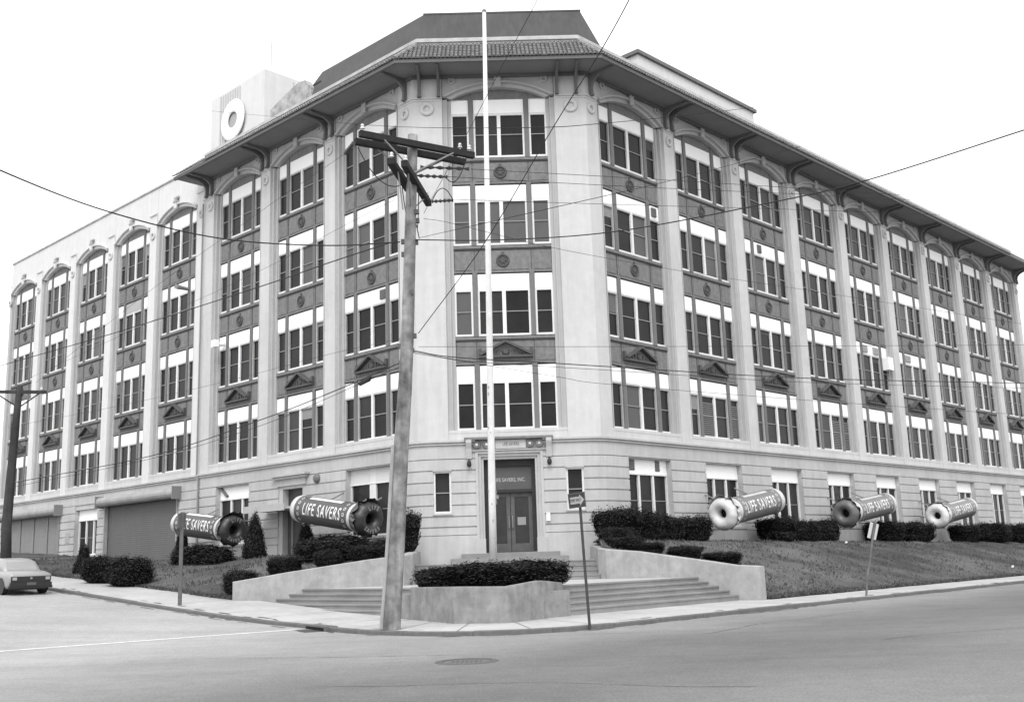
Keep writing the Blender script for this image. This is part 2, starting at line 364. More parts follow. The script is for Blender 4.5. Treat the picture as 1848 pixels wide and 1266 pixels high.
for (x, y, a, n_, amp) in ((-7.5,-21.5,.35,26,.5),(3.5,-19.6,.72,30,.35),(-3.2,-26.5,-.15,22,.5),(6.0,-22.5,.78,34,.3),(-12,-16.5,2.3,20,.4)):
    p = Vector((x,y,0)); pts = []
    for j in range(n_): a += rg.uniform(-.35,.35)*amp; p = p + Vector((math.cos(a),math.sin(a),0))*.28; pts.append(p.copy())
    for u, v in zip(pts, pts[1:]):
        e = (v-u).normalized()*.0; q = Vector((-(v-u).y, (v-u).x, 0)).normalized()*rg.uniform(.006,.014)
        mb.add([(w.x,w.y,road_z(w)+.005) for w in (u-q,u+q,v+q,v-q)], [(0,1,2,3)])
o = mb.build('road_crack', mat('crack tar', .085, .9, .2, 9)); tag(o, 'thin dark cracks wandering across the asphalt', 'cracks', kind='stuff')
mh = thing('manhole_cover', 'round iron manhole cover set in the street in front of the planter', 'manhole', (-1.0,-23.7,-.15))
mb = MB(); mb.lathe([(.40,0),(.40,.012),(.50,.014),(.52,0)], 36); mb.build('rim', IRON, mh)
mb = MB(); mb.lathe([(0,.005),(.385,.006),(.39,0)], 36)
for i in range(-4, 5):
    for j in range(-4, 5):
        if i*i+j*j < 15: mb.box(i*.075-.02, i*.075+.02, j*.075-.02, j*.075+.02, .005, .013)
mb.build('lid', mat('worn iron', .115, .7, .2, 8), mh)
dr = thing('storm_drain', 'storm drain inlet with black slot under the kerb by the wooden utility pole', 'drain', (-5.13,-13.83,-.15), R_(-62))
mb = MB(); mb.box(-.75,.75,-.03,.32,.085,.118); mb.box(-.80,-.72,-.035,.32,-.05,.085); mb.box(.72,.80,-.035,.32,-.05,.085); mb.build('hood', KERB, dr)
mb = MB(); mb.box(-.71,.71,-.028,.02,.008,.083); mb.build('slot', mat('drain void', .008, 1), dr)
mb = MB(); mb.box(-.7,.7,-.5,-.03,.0,.008); [mb.box(-.66+i*.11,-.60+i*.11,-.47,-.06,.008,.014) for i in range(12)]; mb.build('grate', IRON, dr)

# ================================================================== the building
B = thing('factory_building', 'five storey pale stone corner building with tiled eaves and dark spandrel panels', 'building')
ZT = {2: 9.0, 3: 12.75, 4: 16.509, 5: 20.26}; WH = 2.545
def fold(pa, da, pb, db):     # intersect two plan lines
    k = (pb - pa); den = da.x*db.y - da.y*db.x; s = (k.x*db.y - k.y*db.x)/den; return pa + da*s
FR_ = fold(PR(0, .35), dR, Vector((0,-.35,0)), Vector((1,0,0))); FL_ = fold(PL(0, .35), dL, Vector((0,-.35,0)), Vector((1,0,0)))
T_LEND, T_REND = 15.25, 48.05
BASE = [PL(T_LEND, .35), FL_, FR_, PR(T_REND, .35)]
def offs(poly, d, ends=0.0):
    ns = []
    for a, b in zip(poly, poly[1:]):
        e = (b-a).normalized(); ns.append(Vector((e.y, -e.x, 0)))
    out = []
    for i, p in enumerate(poly):
        if i == 0: out.append(p + ns[0]*d - (poly[1]-p).normalized()*ends)
        elif i == len(poly)-1: out.append(p + ns[-1]*d + (p-poly[-2]).normalized()*ends)
        else:
            mn = (ns[i-1]+ns[i]).normalized(); out.append(p + mn*(d/mn.dot(ns[i])))
    return out
def strip(mb, poly, d_out, d_in, z0, z1, mi=0, ends=0.0):
    a = offs(poly, d_out, ends); b = offs(poly, d_in, ends); k = len(poly)
    vs_ = [(p.x,p.y,z0) for p in a] + [(p.x,p.y,z0) for p in b] + [(p.x,p.y,z1) for p in a] + [(p.x,p.y,z1) for p in b]
    fs = []
    for i in range(k-1):
        fs += [(i,i+1,2*k+i+1,2*k+i),(k+i+1,k+i,3*k+i,3*k+i+1),(2*k+i,2*k+i+1,3*k+i+1,3*k+i),(i+1,i,k+i,k+i+1)]
    fs += [(0,2*k,3*k,k),(k-1,2*k-1,4*k-1,3*k-1)]
    mb.add(vs_, fs, mi)
def fpart(mb, name, face, mats, parent=None, smooth=False): return mb.build(name, mats, parent or B, FACE[face], smooth)

# ---- bays: (face, centre u, half width of the window group)
HR, HL = 1.985, 1.85
BAYS = [('C', 0.0, HR)] + [('R', 1.815 + 5.398*i, HR) for i in range(9)] + [('L', -(1.77 + 5.13*i), HL) for i in range(3)] + [('W', -(18.38 + 5.116*i), HL) for i in range(5)]
JW = .34
# backing wall behind the windows
mb = MB(); mb.box(-3.5, -1.02, .06, .45, 1.0, 5.62); mb.box(1.02, 3.5, .06, .45, 1.0, 5.62); fpart(mb, 'inner_wall', 'C', SPAN)
for face, u0, u1, zt in (('C', -3.5, 3.5, 21.3), ('R', -1.0, T_REND, 21.3), ('L', -T_LEND, 1.0, 21.3), ('W', -41.0, -T_LEND, 22.3)):
    mb = MB(); mb.box(u0, u1, .06, .45, 1.0 if face != 'C' else 5.63, zt); fpart(mb, 'inner_wall', face, SPAN)

# ---- window prototype meshes
WGREY = mat('weathered frame paint', 0.37, 0.7, 0.10, 3.0, 0.3, streak=0.10)  # greyer copy of the white paint, imitates frames on their shadow side
def window_meshes(H, corner=False):
    s = H/1.985; a, b, c, d = .0, 1.05*s, 1.25*s, H
    fr = MB(); zp = WH - .60                 # transom panel sill
    lights = [(-d,-c),(-b,-a),(a,b),(c,d)]
    for x0, x1 in lights:
        w = .075
        m0, m1 = (0 if corner or x0 == a else 3), (0 if corner or x1 == a else 3)
        fr.box(x0, x0+w, -.07, .05, 0, zp-.05, m0); fr.box(x1-w, x1, -.07, .05, 0, zp-.05, m1)
        fr.box(x0+w, x1-w, -.07, .05, 0, .08); fr.box(x0+w, x1-w, -.07, .05, zp-.11, zp-.05, 0 if corner else 3)
        fr.box(x0+w, x1-w, -.035, .03, .98, 1.015, 2)
    fr.box(-d, -c, -.05, .05, zp-.05, zp, 0); fr.box(c, d, -.05, .05, zp-.05, zp, 0); fr.box(-b, b, -.05, .05, zp-.05, zp, 0)
    for sg in (-1, 1): fr.box(min(sg*b, sg*c)+.001, max(sg*b, sg*c)-.001, -.12, .055, -.02, WH+.06, 1)
    fr.box(-d, d, -.10, .055, WH, WH+.055, 1) if False else None
    fm = fr.mesh('window', [WHITE, MULL, RAIL, WGREY])
    panes = []
    for x0, x1 in lights:
        w = .075; p = MB(); p.box(x0+w+.001, x1-w-.001, .005, .02, .081, zp-.111); panes.append(p.mesh('pane', GL[0]))
    pans = []
    for x0, x1 in ((-d,-c),(-b,b),(c,d)):
        p = MB(); p.box(x0+.01, x1-.01, -.055, .04, zp+.001, WH-.001); pans.append(p.mesh('transom_panel', BLIND))
    return fm, panes, pans
WM = {HR: window_meshes(HR), HL: window_meshes(HL), 'C': window_meshes(HR, True)}
BLINDM = [mat('drawn blind', .13, .7, .1, 3), mat('pale drawn blind', .24, .7, .1, 3), mat('dim curtain', .07, .8, .2, 3)]
rb = random.Random(41)
# louvred sash for a few openings
def louvre_mesh(x0, x1, z0, z1):
    p = MB(); k = int((z1-z0)/.085)
    for i in range(k):
        z = z0 + (i+.5)*(z1-z0)/k; p.add([(x0,-.03,z-.03),(x1,-.03,z-.03),(x1,.0,z+.03),(x0,.0,z+.03)], [(0,1,2,3)])
    return p.mesh('louvre', MULL)
SPECIAL = {('R',1,2): {1:'louvre',3:'louvre'}, ('R',3,2): {2:'louvre',3:'louvre',1:'shade'}, ('R',5,3): {1:'pale',2:'pale'}, ('L',1,4): {2:'pale'}, ('R',2,4): {1:'pale'}, ('R',0,4): {2:'pale'}, ('R',1,4): {2:'pale'},
           ('L',0,4): {0:'pale',1:'pale'}, ('W',2,4): {2:'pale'}, ('L',1,5): {2:'shade'}, ('R',0,2): {1:'pale'}, ('C',0,4): {0:'pale',1:'pale',2:'pale',3:'pale'}, ('C',0,3): {0:'pale'}, ('R',5,4): {1:'pale'}}
GREYTOP = {('W',1,4): [1], ('R',4,3): [], ('R',5,3): []}
cnt = {}
for face, uc, H in BAYS:
    bi = cnt.get(face, 0); cnt[face] = bi + 1
    fm, panes, pans = WM['C' if face == 'C' else H]
    for fl in (2,3,4,5):
        w = put('window', fm, B, FACE[face] @ Matrix.Translation((uc, 0, ZT[fl]-WH)))
        sp = SPECIAL.get((face, bi, fl), {})
        for i, pm in enumerate(panes):
            k = sp.get(i)
            if k == 'louvre':
                bb = [v.co for v in pm.vertices]; x0, x1 = min(v.x for v in bb), max(v.x for v in bb)
                put('louvre', louvre_mesh(x0, x1, .09, 1.6), w)
            p = put('pane', pm, w)
            if rb.random() < .09 and face != 'C' and not k:
                bb = [v.co for v in pm.vertices]; x0, x1 = min(v.x for v in bb), max(v.x for v in bb); q = MB(); q.box(x0, x1, -.004, .004, WH-.712-rb.uniform(.15,.95), WH-.712); q.build('roller_blind', rb.choice(BLINDM), w)
            g = 3 if k == 'pale' else (2 if k == 'shade' else random.choices([0,1,2],[.66,.28,.06])[0])
            if g: p.material_slots[0].link = 'OBJECT'; p.material_slots[0].material = GL[g]
        for i, pm in enumerate(pans):
            p = put('transom_panel', pm, w)
            if i in GREYTOP.get((face, bi, fl), []): p.material_slots[0].link = 'OBJECT'; p.material_slots[0].material = BLIND2
    # small vents cut in a few transom panels are added below

# ---- spandrels with medallion or pediment
def spandrel_mesh(H, h, ped):
    s = H/1.985; b, c = 1.05*s, 1.25*s; e = H + .0; mb = MB()
    mb.box(-e, e, -.035, .058, .0, h)
    for x0, x1 in ((-e+.04,-c-.02),(-c+.05,-b-.03),(-b+.03,b-.03),(b+.03,c-.05),(c+.02,e-.04)):
        if x1-x0 > .3: mb.box(x0, x1, -.055, -.035, .13, h-.22)
    for x in (-(b+c)/2, (b+c)/2): mb.box(x-.012, x+.012, -.06, -.035, .06, h-.16, 1)
    mb.box(-e, e, -.12, -.035, h-.12, h-.02); mb.box(-e, e, -.09, -.035, h-.17, h-.12, 1); mb.box(-e, e, -.10, -.035, .0, .07)
    return mb.mesh('spandrel', [SPAN, ORN])
def medallion_mesh():
    mb = MB(); mb.lathe([(.0,-.10),(.08,-.11),(.12,-.075),(.19,-.075),(.21,-.12),(.255,-.12),(.28,-.05),(.28,-.03)], 20, 'Y')
    for i in range(6):
        a = i*math.pi/3; mb.lathe([(0,0)],3) if False else None
        mb.box(math.cos(a)*.13-.025, math.cos(a)*.13+.025, -.11, -.06, math.sin(a)*.13-.025, math.sin(a)*.13+.025)
    mb.box(-.05,.05,-.1,-.05,.26,.36)
    return mb.mesh('medallion', ORN)
def pediment_mesh():
    mb = MB(); w, h = 1.0, .52
    def tri(x0, z0, x1, z1, th, y0, y1):
        d = Vector((x1-x0, 0, z1-z0)).normalized(); nrm = Vector((-d.z, 0, d.x))*th
        a = [(x0,y0,z0),(x1,y0,z1),(x1+nrm.x,y0,z1+nrm.z),(x0+nrm.x,y0,z0+nrm.z)]; mb.prism(a, [(x,y1,z) for x,_,z in a])
    tri(-w, 0, 0, h, .09, -.28, -.04); tri(0, h, w, 0, .09, -.28, -.04)
    mb.box(-w-.08, w+.08, -.24, -.04, -.08, .0)
    mb.lathe([(0,-.13),(.1,-.14),(.16,-.09),(.17,-.04)], 12, 'Y')
    for v in range(len(mb.v)-48, len(mb.v)): x,y,z = mb.v[v]; mb.v[v] = (x, y, z+.17)
    for sx in (-1, 1):
        for k in range(3): mb.box(sx*(.28+k*.17)-.06, sx*(.28+k*.17)+.06, -.11, -.04, .02, .24-k*.07)
        mb.box(sx*(w+.02)-.06, sx*(w+.02)+.06, -.16, -.04, .02, .30)
    return mb.mesh('pediment', ORN)
MED, PED = medallion_mesh(), pediment_mesh(); SPM = {}
for face, uc, H in BAYS:
    for lo in (2,3,4):
        z0 = ZT[lo] + .055; z1 = ZT[lo+1] - WH - .02; key = (H, lo)
        if key not in SPM: SPM[key] = spandrel_mesh(H, z1-z0, lo == 2)
        sp = put('spandrel', SPM[key], B, FACE[face] @ Matrix.Translation((uc, 0, z0)))
        if lo == 2: put('pediment', PED, sp, Matrix.Translation((0, 0, .33)) @ Matrix.Diagonal((H/1.985, 1, 1, 1)))
        else: put('medallion', MED, sp, Matrix.Translation((0, 0, .50)))
    mb = MB(); mb.box(uc-H-JW+.002, uc+H+JW-.002, -.33, .055, ZT[2]-WH-.14, ZT[2]-WH-.022); fpart(mb, 'window_sill', face, STONE)

# ---- jambs, arches
def jamb_mesh(H, sg, top):
    mb = MB(); a, b, c = sg*H, sg*(H+.14), sg*(H+JW)
    mb.box(min(a,b), max(a,b), -.13, .055, 6.434, top); mb.box(min(b,c), max(b,c)-.0, -.24, .055, 6.434, top)
    mb.box(min(b, b+sg*.05), max(b, b+sg*.05), -.27, -.24, 6.434, top)
    return mb.mesh('jamb', JAMB)
JM = {(H, sg): jamb_mesh(H, sg, 20.22) for H in (HR, HL) for sg in (-1, 1)}
def arc(half, rise, zs, k=18):
    r = (half*half + rise*rise)/(2*rise); out = []
    for i in range(k+1):
        a = math.asin(half/r)*(2*i/k - 1); out.append((r*math.sin(a), zs + rise - r + r*math.cos(a)))
    return out
def arch_mesh(H, th, mm=None):
    mb = MB(); inn = arc(H-.02, .47, 20.24); mid = arc(H+.17, .58, 20.30); out = arc(H+JW-.02, .66, 20.30); k = len(inn)
    for (p, q, y0, y1) in ((inn, mid, -.28, .05), (mid, out, -.42, .05)):
        for i in range(k-1):
            quad = [(p[i][0],y0,p[i][1]),(p[i+1][0],y0,p[i+1][1]),(q[i+1][0],y0,q[i+1][1]),(q[i][0],y0,q[i][1])]
            mb.prism(quad, [(x,y1,z) for x,_,z in quad])
    mb.box(-.14, .14, -.47, -.40, 20.66, 21.08)
    return mb.mesh('arch', mm or ARCHM)
def tymp_mesh(H):
    mb = MB(); top = arc(H-.02, .47, 20.24); k = len(top)
    for i in range(k-1):
        quad = [(top[i][0],-.03,20.315),(top[i+1][0],-.03,20.315),(top[i+1][0],-.03,max(top[i+1][1],20.32)),(top[i][0],-.03,max(top[i][1],20.32))]
        mb.prism(quad, [(x,.05,z) for x,_,z in quad])
    for x in (-1.15*H/1.985, 1.15*H/1.985): mb.box(x-.03, x+.03, -.07, -.03, 20.32, 20.60)
    mb.box(-H, H, -.09, .05, 20.262, 20.314)
    return mb.mesh('tympanum', SPAN)
def field_mesh(H, ztop):
    mb = MB(); out = arc(H+JW-.02, .66, 20.30); k = len(out)
    for i in range(k-1):
        quad = [(out[i][0],-.31,out[i][1]),(out[i+1][0],-.31,out[i+1][1]),(out[i+1][0],-.31,ztop),(out[i][0],-.31,ztop)]
        mb.prism(quad, [(x,.05,z) for x,_,z in quad])
    return mb.mesh('arch_field', ARCHM if ztop < 22 else STUCCO)
def ring_mesh(r, t, m):
    mb = MB(); mb.lathe([(r+t*math.cos(a*math.pi/4), t*.8*math.sin(a*math.pi/4)) for a in range(8)], 20, 'Y', close=True); return mb.mesh('ring_medallion', m, True)
RINGB, RINGS = ring_mesh(.17, .075, STONE), ring_mesh(.12, .05, ARCHM)
AM = {H: (arch_mesh(H, .3), tymp_mesh(H), field_mesh(H, 21.3)) for H in (HR, HL)}; WF = field_mesh(HL, 22.45); WARCH = arch_mesh(HL, .3, STUCCO)
KEY = MB(); KEY.box(-.16,.16,-.50,-.33,20.98,21.1); KEY.box(-.22,.22,-.42,-.33,21.22,21.33); KEY.box(-.11,.11,-.46,-.33,21.1,21.3)
KEYM = KEY.mesh('keystone', mat('grey keystone', .33, .9, .1, 5))
for face, uc, H in BAYS:
    T = FACE[face] @ Matrix.Translation((uc, 0, 0))
    for sg in (-1, 1): put('jamb', JM[(H, sg)], B, T)
    a = put('arch', WARCH if face == 'W' else AM[H][0], B, T); put('tympanum', AM[H][1], B, T); put('arch_field', WF if face == 'W' else AM[H][2], B, T)
    if face == 'W': put('keystone', KEYM, a)
    else:
        for sg in (-1, 1): put('ring_medallion', RINGS, a, Matrix.Translation((sg*(H+JW-.40), -.34, 21.02)))

# ---- piers
PH = [6.46, 20.32]
def pier(face, u0, u1, ztop=21.3, proud=.35, rings=(), capital=True):
    mb = MB(); mb.box(u0, u1, -proud, .055, 6.045, 20.32)
    if capital:
        mb.box(u0+.03, u1-.03, -proud+.02, .055, 20.32, ztop); mb.box(u0-.0, u1+.0, -proud-.04, -proud, 20.22, 20.30); mb.box(u0, u1, -proud-.025, -proud, 20.12, 20.17)
    else: mb.box(u0, u1, -proud, .055, 20.32, ztop)
    p = fpart(mb, 'pier', face, STONE if face != 'W' else STUCCO)
    for u in rings: put('ring_medallion', RINGB, p, Matrix.Translation((u, -proud-.02, 19.72)))
    return p
for i in range(9):
    u0 = 1.815 + 5.398*i + HR + JW
    u1 = 1.815 + 5.398*(i+1) - HR - JW if i < 8 else T_REND
    pier('R', u0, u1, rings=[(u0+u1)/2] if i < 8 else [u0+.45])
for i in range(2):
    u1 = -(1.77 + 5.13*i) - HL - JW; u0 = -(1.77 + 5.13*(i+1)) + HL + JW; pier('L', u0, u1, rings=[(u0+u1)/2])
pier('L', -T_LEND, -(1.77+10.26)-HL-JW, rings=[-14.55])
for i in range(6):
    u1 = -T_LEND if i == 0 else -(18.38 + 5.116*(i-1)) - HL - JW
    u0 = -(18.38 + 5.116*i) + HL + JW if i < 5 else -41.0
    mb = MB(); mb.box(u0, u1, -.35, .055, 6.045, 21.0); mb.box(u0-.04 if u1-u0 < 1.2 else u0, u1, -.42, -.35, 20.9, 21.0); mb.box(u0, u1, -.31, .055, 21.0, 22.45)
    p = fpart(mb, 'pier', 'W', STUCCO)
    for u in ([-15.75] if i == 0 else [(u0+u1)/2]): put('ring_medallion', RINGB, p, Matrix.Translation((u, -.37, 19.72)))
# corner piers, folded round the chamfer
def corner_pier(sg):
    if sg > 0: pts = [Vector((HR+JW,-.35,0)), FR_, PR(1.815-HR-JW, .35)]
    else: pts = [PL(1.77-HL-JW, .35), FL_, Vector((-HR-JW,-.35,0))]
    mb = MB(); strip(mb, pts, 0, -.405, 6.045, 20.32); strip(mb, pts, -.02, -.405, 20.32, 21.3); strip(mb, pts, .04, .0, 20.22, 20.30); strip(mb, pts, .025, 0, 20.12, 20.17)
    p = mb.build('pier', STONE, B)
    c = Vector(((HR+JW)*.48 + FR_.x*.52, -.37, 19.78)) if sg > 0 else Vector((-(HR+JW)*.48 + FL_.x*.52, -.37, 19.78))
    put('ring_medallion', RINGB, p, Matrix.Translation(c) @ Matrix.Diagonal((1.25,1,1.25,1)))
    q = (PR(-.93, .37, 19.72), AR) if sg > 0 else (PL(-.93+.05, .37, 19.72), -AL)
    put('ring_medallion', RINGB, p, FM(q[0], q[1]))
corner_pier(1); corner_pier(-1)

# ---- eaves
mb = MB(); strip(mb, BASE, 1.38, -.30, 21.24, 21.30, ends=.55); mb.build('soffit', SOFF, B)
mb = MB(); strip(mb, BASE, 1.45, 1.33, 21.16, 21.31, ends=.55); strip(mb, BASE, .10, .0, 21.10, 21.24); mb.build('eave_fascia', BRK, B)
def bracket_mesh():
    mb = MB(); prof = [(0,-.95),(-.13,-.95),(-.17,-.88),(-.15,-.60),(-.20,-.42),(-.36,-.26),(-.62,-.155),(-1.20,-.125),(-1.27,-.09),(-1.27,0),(0,0)]
    mb.prism([(-.058,y,z) for y, z in prof], [(.058,y,z) for y, z in prof]); mb.box(-.075,.075,-.20,0,-.97,-.90); return mb.mesh('eave_bracket', BRK)
BM = bracket_mesh()
def brackets(face, us):
    for u in us: put('eave_bracket', BM, B, FACE[face] @ Matrix.Translation((u, -.34, 21.235)))
for i in range(9):
    u0 = 1.815 + 5.398*i + HR + JW; brackets('R', [u0+.13, u0+.62])
brackets('R', [-.93]); brackets('L', [.93])
for i in range(3):
    u1 = -(1.77 + 5.13*i) - HL - JW; brackets('L', [u1-.13, u1-.62])
brackets('C', [-3.25,-2.45,2.45,3.25])
# roof slope and tiles
ev = offs(BASE, 1.47, .55); tp = offs(BASE, -.35, .55); Z0, Z1 = 21.31, 22.80
mb = MB(); k = len(ev)
mb.add([(p.x,p.y,Z0) for p in ev] + [(p.x,p.y,Z1) for p in tp], [(i,i+1,k+i+1,k+i) for i in range(k-1)]); mb.build('roof_slope', ROOFD, B)
slope_len = math.hypot(1.82, Z1-Z0); PITCH, ROW = .168, .30
for si in range(3):
    a, b = ev[si], ev[si+1]; e = (b-a).normalized(); L = (b-a).length; nrm = Vector((-e.y, e.x, 0)); up = (nrm*1.82 + Vector((0,0,Z1-Z0)))/slope_len; out = e.cross(up).normalized()
    if out.z < 0: out = -out
    ia, ib = (tp[si]-a).dot(e), (tp[si+1]-a).dot(e)
    mb = MB(); nc = int(L/PITCH)
    for c in range(nc):
        x = (c+.5)*L/nc
        for r_ in range(int(slope_len/ROW)+1):
            s0 = r_*ROW - .03; s1 = min(s0 + ROW + .05, slope_len); fr = (s0+.15)/slope_len
            if x < ia*fr - .02 or x > ib*fr + L*(1-fr) + .02: continue
            jit = random.uniform(-.008,.012); vs_ = []
            for s_, rr, lift in ((s0, .074, .035+jit), (s1, .060, .004)):
                for g in range(5):
                    an = math.pi*g/4; q = Vector((a.x,a.y,Z0)) + e*(x + math.cos(an)*rr) + up*s_ + out*(lift + math.sin(an)*rr); vs_.append(tuple(q))
            mb.add(vs_, [(g,g+1,6+g,5+g) for g in range(4)] + [(4,3,2,1,0)], 0)
    stuff(mb.build('roof_tile', TILE, B))
# hips and ridge
for i in (1, 2): mb = MB(); mb.tube([Vector((ev[i].x,ev[i].y,Z0+.05)), Vector((tp[i].x,tp[i].y,Z1+.06))], .09, 8); mb.build('hip_ridge', TILE, B)
mb = MB(); strip(mb, BASE, -.35, -.50, 22.70, 23.12, ends=.6); strip(mb, BASE, -.28, -.36, 22.92, 23.04, ends=.6); mb.build('roof_flashing', FLASH, B)
# flat roofs
bp = [PL(T_LEND,-.1), Vector((FL_.x,.2,0)), Vector((FR_.x,.2,0)), PR(T_REND,-.1), PR(T_REND,-16), PL(T_LEND,-16)]
inner = fold(PR(0,-16), dR, PL(0,-16), dL); bp = bp[:4] + [PR(T_REND,-16), inner, PL(T_LEND,-16)]
mb = MB(); mb.prism([(p.x,p.y,21.35) for p in bp], [(p.x,p.y,22.75) for p in bp]); mb.build('roof_deck', ROOFD, B)
mb = MB(); wq = [PL(T_LEND,-.25), PL(41.0,-.25), PL(41.0,-16), PL(T_LEND,-16)]; mb.prism([(p.x,p.y,21.5) for p in wq], [(p.x,p.y,22.2) for p in wq]); mb.build('roof_deck', ROOFD, B)
mb = MB(); mb.box(-41.05, -T_LEND, -.38, -.10, 22.46, 22.56); fpart(mb, 'parapet_coping', 'W', FLASH)
mb = MB(); mb.box(T_REND-.3, T_REND, .46, 16, 1, 21.3); fpart(mb, 'end_wall', 'R', STONE)
mb = MB(); mb.box(-41.0, -40.7, .46, 16, 1, 22.44); fpart(mb, 'end_wall', 'W', STUCCO)
# dark mansard penthouse over the corner
q0 = [(-3.86,1.05),(4.70,1.05),(4.9,7),(1,12)]; q1 = [(-3.13,1.95),(3.78,1.95),(3.9,7),(1,11)]
lf0 = Vector((-3.86,1.05,0)) + dL*9.2; lf1 = Vector((-3.13,1.95,0)) + dL*7.6
bot = [(x,y,22.76) for x,y in q0] + [(lf0.x+2.5,lf0.y+2.5,22.76),(lf0.x,lf0.y,22.76)]; top = [(x,y,25.30) for x,y in q1] + [(lf1.x+2.5,lf1.y+2.5,25.30),(lf1.x,lf1.y,25.30)]
mb = MB(); mb.prism(bot, top); ph = mb.build('mansard_penthouse', ROOFD, B)
for x in (-1.6, .2, 2.1): mb = MB(); mb.tube([(x*1.15,1.12,22.85),(x,1.94,25.25)], .02, 6); mb.build('roofing_seam', ROOFD, ph)
mb = MB(); ring_ = [(-3.05,1.87),(3.72,1.87)]; mb.box(-3.18, 3.82, 1.92, 2.02, 25.26, 25.34); mb.build('roof_edge', ROOFD, ph)
mb = MB(); p = [PL(8.9,-1.2), PL(7.2,-1.2), PL(7.2,-2.4), PL(8.9,-2.4)]; mb.prism([(v.x,v.y,22.7) for v in p], [(v.x,v.y,24.6) for v in p]); mb.build('roof_hatch', mat('black felt', .03, .9), B)
# broken stucco parapet on the left roof
mb = MB(); tops = [(11.1,24.25),(10.3,24.5),(9.4,24.75),(8.6,24.9),(8.1,24.85),(7.6,24.3),(7.45,23.6)]
for (t0, z0), (t1, z1) in zip(tops, tops[1:]):
    a, b, c, d_ = PL(t0,-.9), PL(t1,-.9), PL(t1,-1.25), PL(t0,-1.25); mb.prism([(v.x,v.y,22.7) for v in (a,b,c,d_)], [(a.x,a.y,z0),(b.x,b.y,z1),(c.x,c.y,z1),(d_.x,d_.y,z0)])
mb.build('roof_parapet', mat('peeling stucco', .34, .95, .45, 2.5, .2, .5, 8), B)
mb = MB()
for i in range(60):
    t = random.uniform(-.5, 6.5); a = PL(t, -.52 - random.random()*.2); s_ = random.uniform(.03,.12); mb.box(a.x-s_*1.6, a.x+s_*1.6, a.y-s_, a.y+s_, 23.10, 23.14+s_*1.5)
stuff(mb.build('roof_debris', mat('pale debris', .5, .9, .3, 6), B))
# long pale penthouse on the right roof
mb = MB(); mb.box(8.5, 19.7, 4, 10, 22.7, 27.0); rp = fpart(mb, 'rooftop_penthouse', 'R', STUCCO)
mb = MB(); mb.box(8.35, 19.85, 3.85, 10.2, 27.0, 27.2); mb.build('cornice', MULL, rp)
# stair tower with the white ring
tu0, tu1, tv = -24.05, -18.05, 5.0
mb = MB(); mb.box(tu0, tu1, tv, tv+6.2, 21.5, 30.4); tw = fpart(mb, 'roof_tower', 'L', STUCCO)
mb = MB()
for i in range(9): mb.box(-22.95+i*.27, -22.83+i*.27, tv-.05, tv-.001, 27.0, 30.25)
mb.build('fluting', mat('grey fluting', .47, .9), tw)
mb = MB(); mb.box(tu1+.001, tu1+.04, tv+2.0, tv+2.05, 22, 30.2)
for i in range(6): mb.box(tu1+.001, tu1+.05, tv+2.5+i*.5, tv+2.62+i*.5, 24.0, 30.2)
mb.build('fluting', mat('grey fluting', .47, .9), tw)
mb = MB(); mb.lathe([(.90+.41*math.cos(a*math.pi/6), .09*math.sin(a*math.pi/6)) for a in range(12)], 36, 'Y', close=True); mb.build('ring_ornament', mat('gloss white ring', .85, .4), tw, Matrix.Translation((-21.25, tv-.16, 28.16)), True)
mb = MB(); mb.lathe([(0,-.02),(.62,-.02)], 30, 'Y'); mb.build('ring_backing', mat('ring recess', .35), tw, Matrix.Translation((-21.25, tv-.06, 28.16)))
mb = MB(); mb.tube([(-18.6,tv+.8,30.4),(-18.6,tv+.8,32.6)], .02, 6); mb.build('aerial', STEEL, tw)

# ---- ground floor: path with rounded folds, arc parameter s
def rounded_base():
    pts = []; sL = (FL_-BASE[0]).length; sC = (FR_-FL_).length; r = .65
    def arcp(P, d0, d1, s):
        for i in range(9):
            x = i/8; a = P - d0*r; c = P + d1*r; q = a*(1-x)**2 + P*2*x*(1-x) + c*x*x; pts.append((s - r + 2*r*x, q))
    d0, d1, d2 = (FL_-BASE[0]).normalized(), (FR_-FL_).normalized(), (BASE[3]-FR_).normalized()
    pts.append((0, BASE[0])); arcp(FL_, d0, d1, sL); arcp(FR_, d1, d2, sL+sC); pts.append((sL+sC+(BASE[3]-FR_).length, BASE[3])); return pts, sL, sC
GP, SL, SC = rounded_base()
def s_of(face, u):
    if face == 'L': return (BASE[0] - PL(-u, .35)).length
    if face == 'C': return SL + (u - FL_.x)
    return SL + SC + (PR(u, .35) - FR_).dot(dR)
def sub(s0, s1):
    def at(s):
        for (a, p), (b, q) in zip(GP, GP[1:]):
            if s <= b: return p.lerp(q, (s-a)/(b-a))
        return GP[-1][1].copy()
    return [at(s0)] + [p.copy() for s, p in GP if s0+.02 < s < s1-.02] + [at(s1)]
OPEN = [(s_of('C',-1.31), s_of('C',1.31), 1.0, 5.86), (s_of('C',-2.95), s_of('C',-2.26), 3.25, 4.86), (s_of('C',2.18), s_of('C',2.87), 3.25, 4.86)]
GW_R = [(1.80 + 5.398*i - 1.43, 1.80 + 5.398*i + 1.43) for i in range(9)]
OPEN += [(s_of('R',a), s_of('R',b), 2.55, 5.28) for a, b in GW_R]
GW_L = [(-3.22,-.30), (-13.45,-10.55)]
OPEN += [(s_of('L',a), s_of('L',b), 2.55, 5.28) for a, b in GW_L] + [(s_of('L',-8.15), s_of('L',-6.05), 1.0, 5.10)]
STOT = GP[-1][0]; JO = [1.0, 2.40, 2.72, 3.12, 3.55, 3.99, 4.43, 4.88, 5.33]
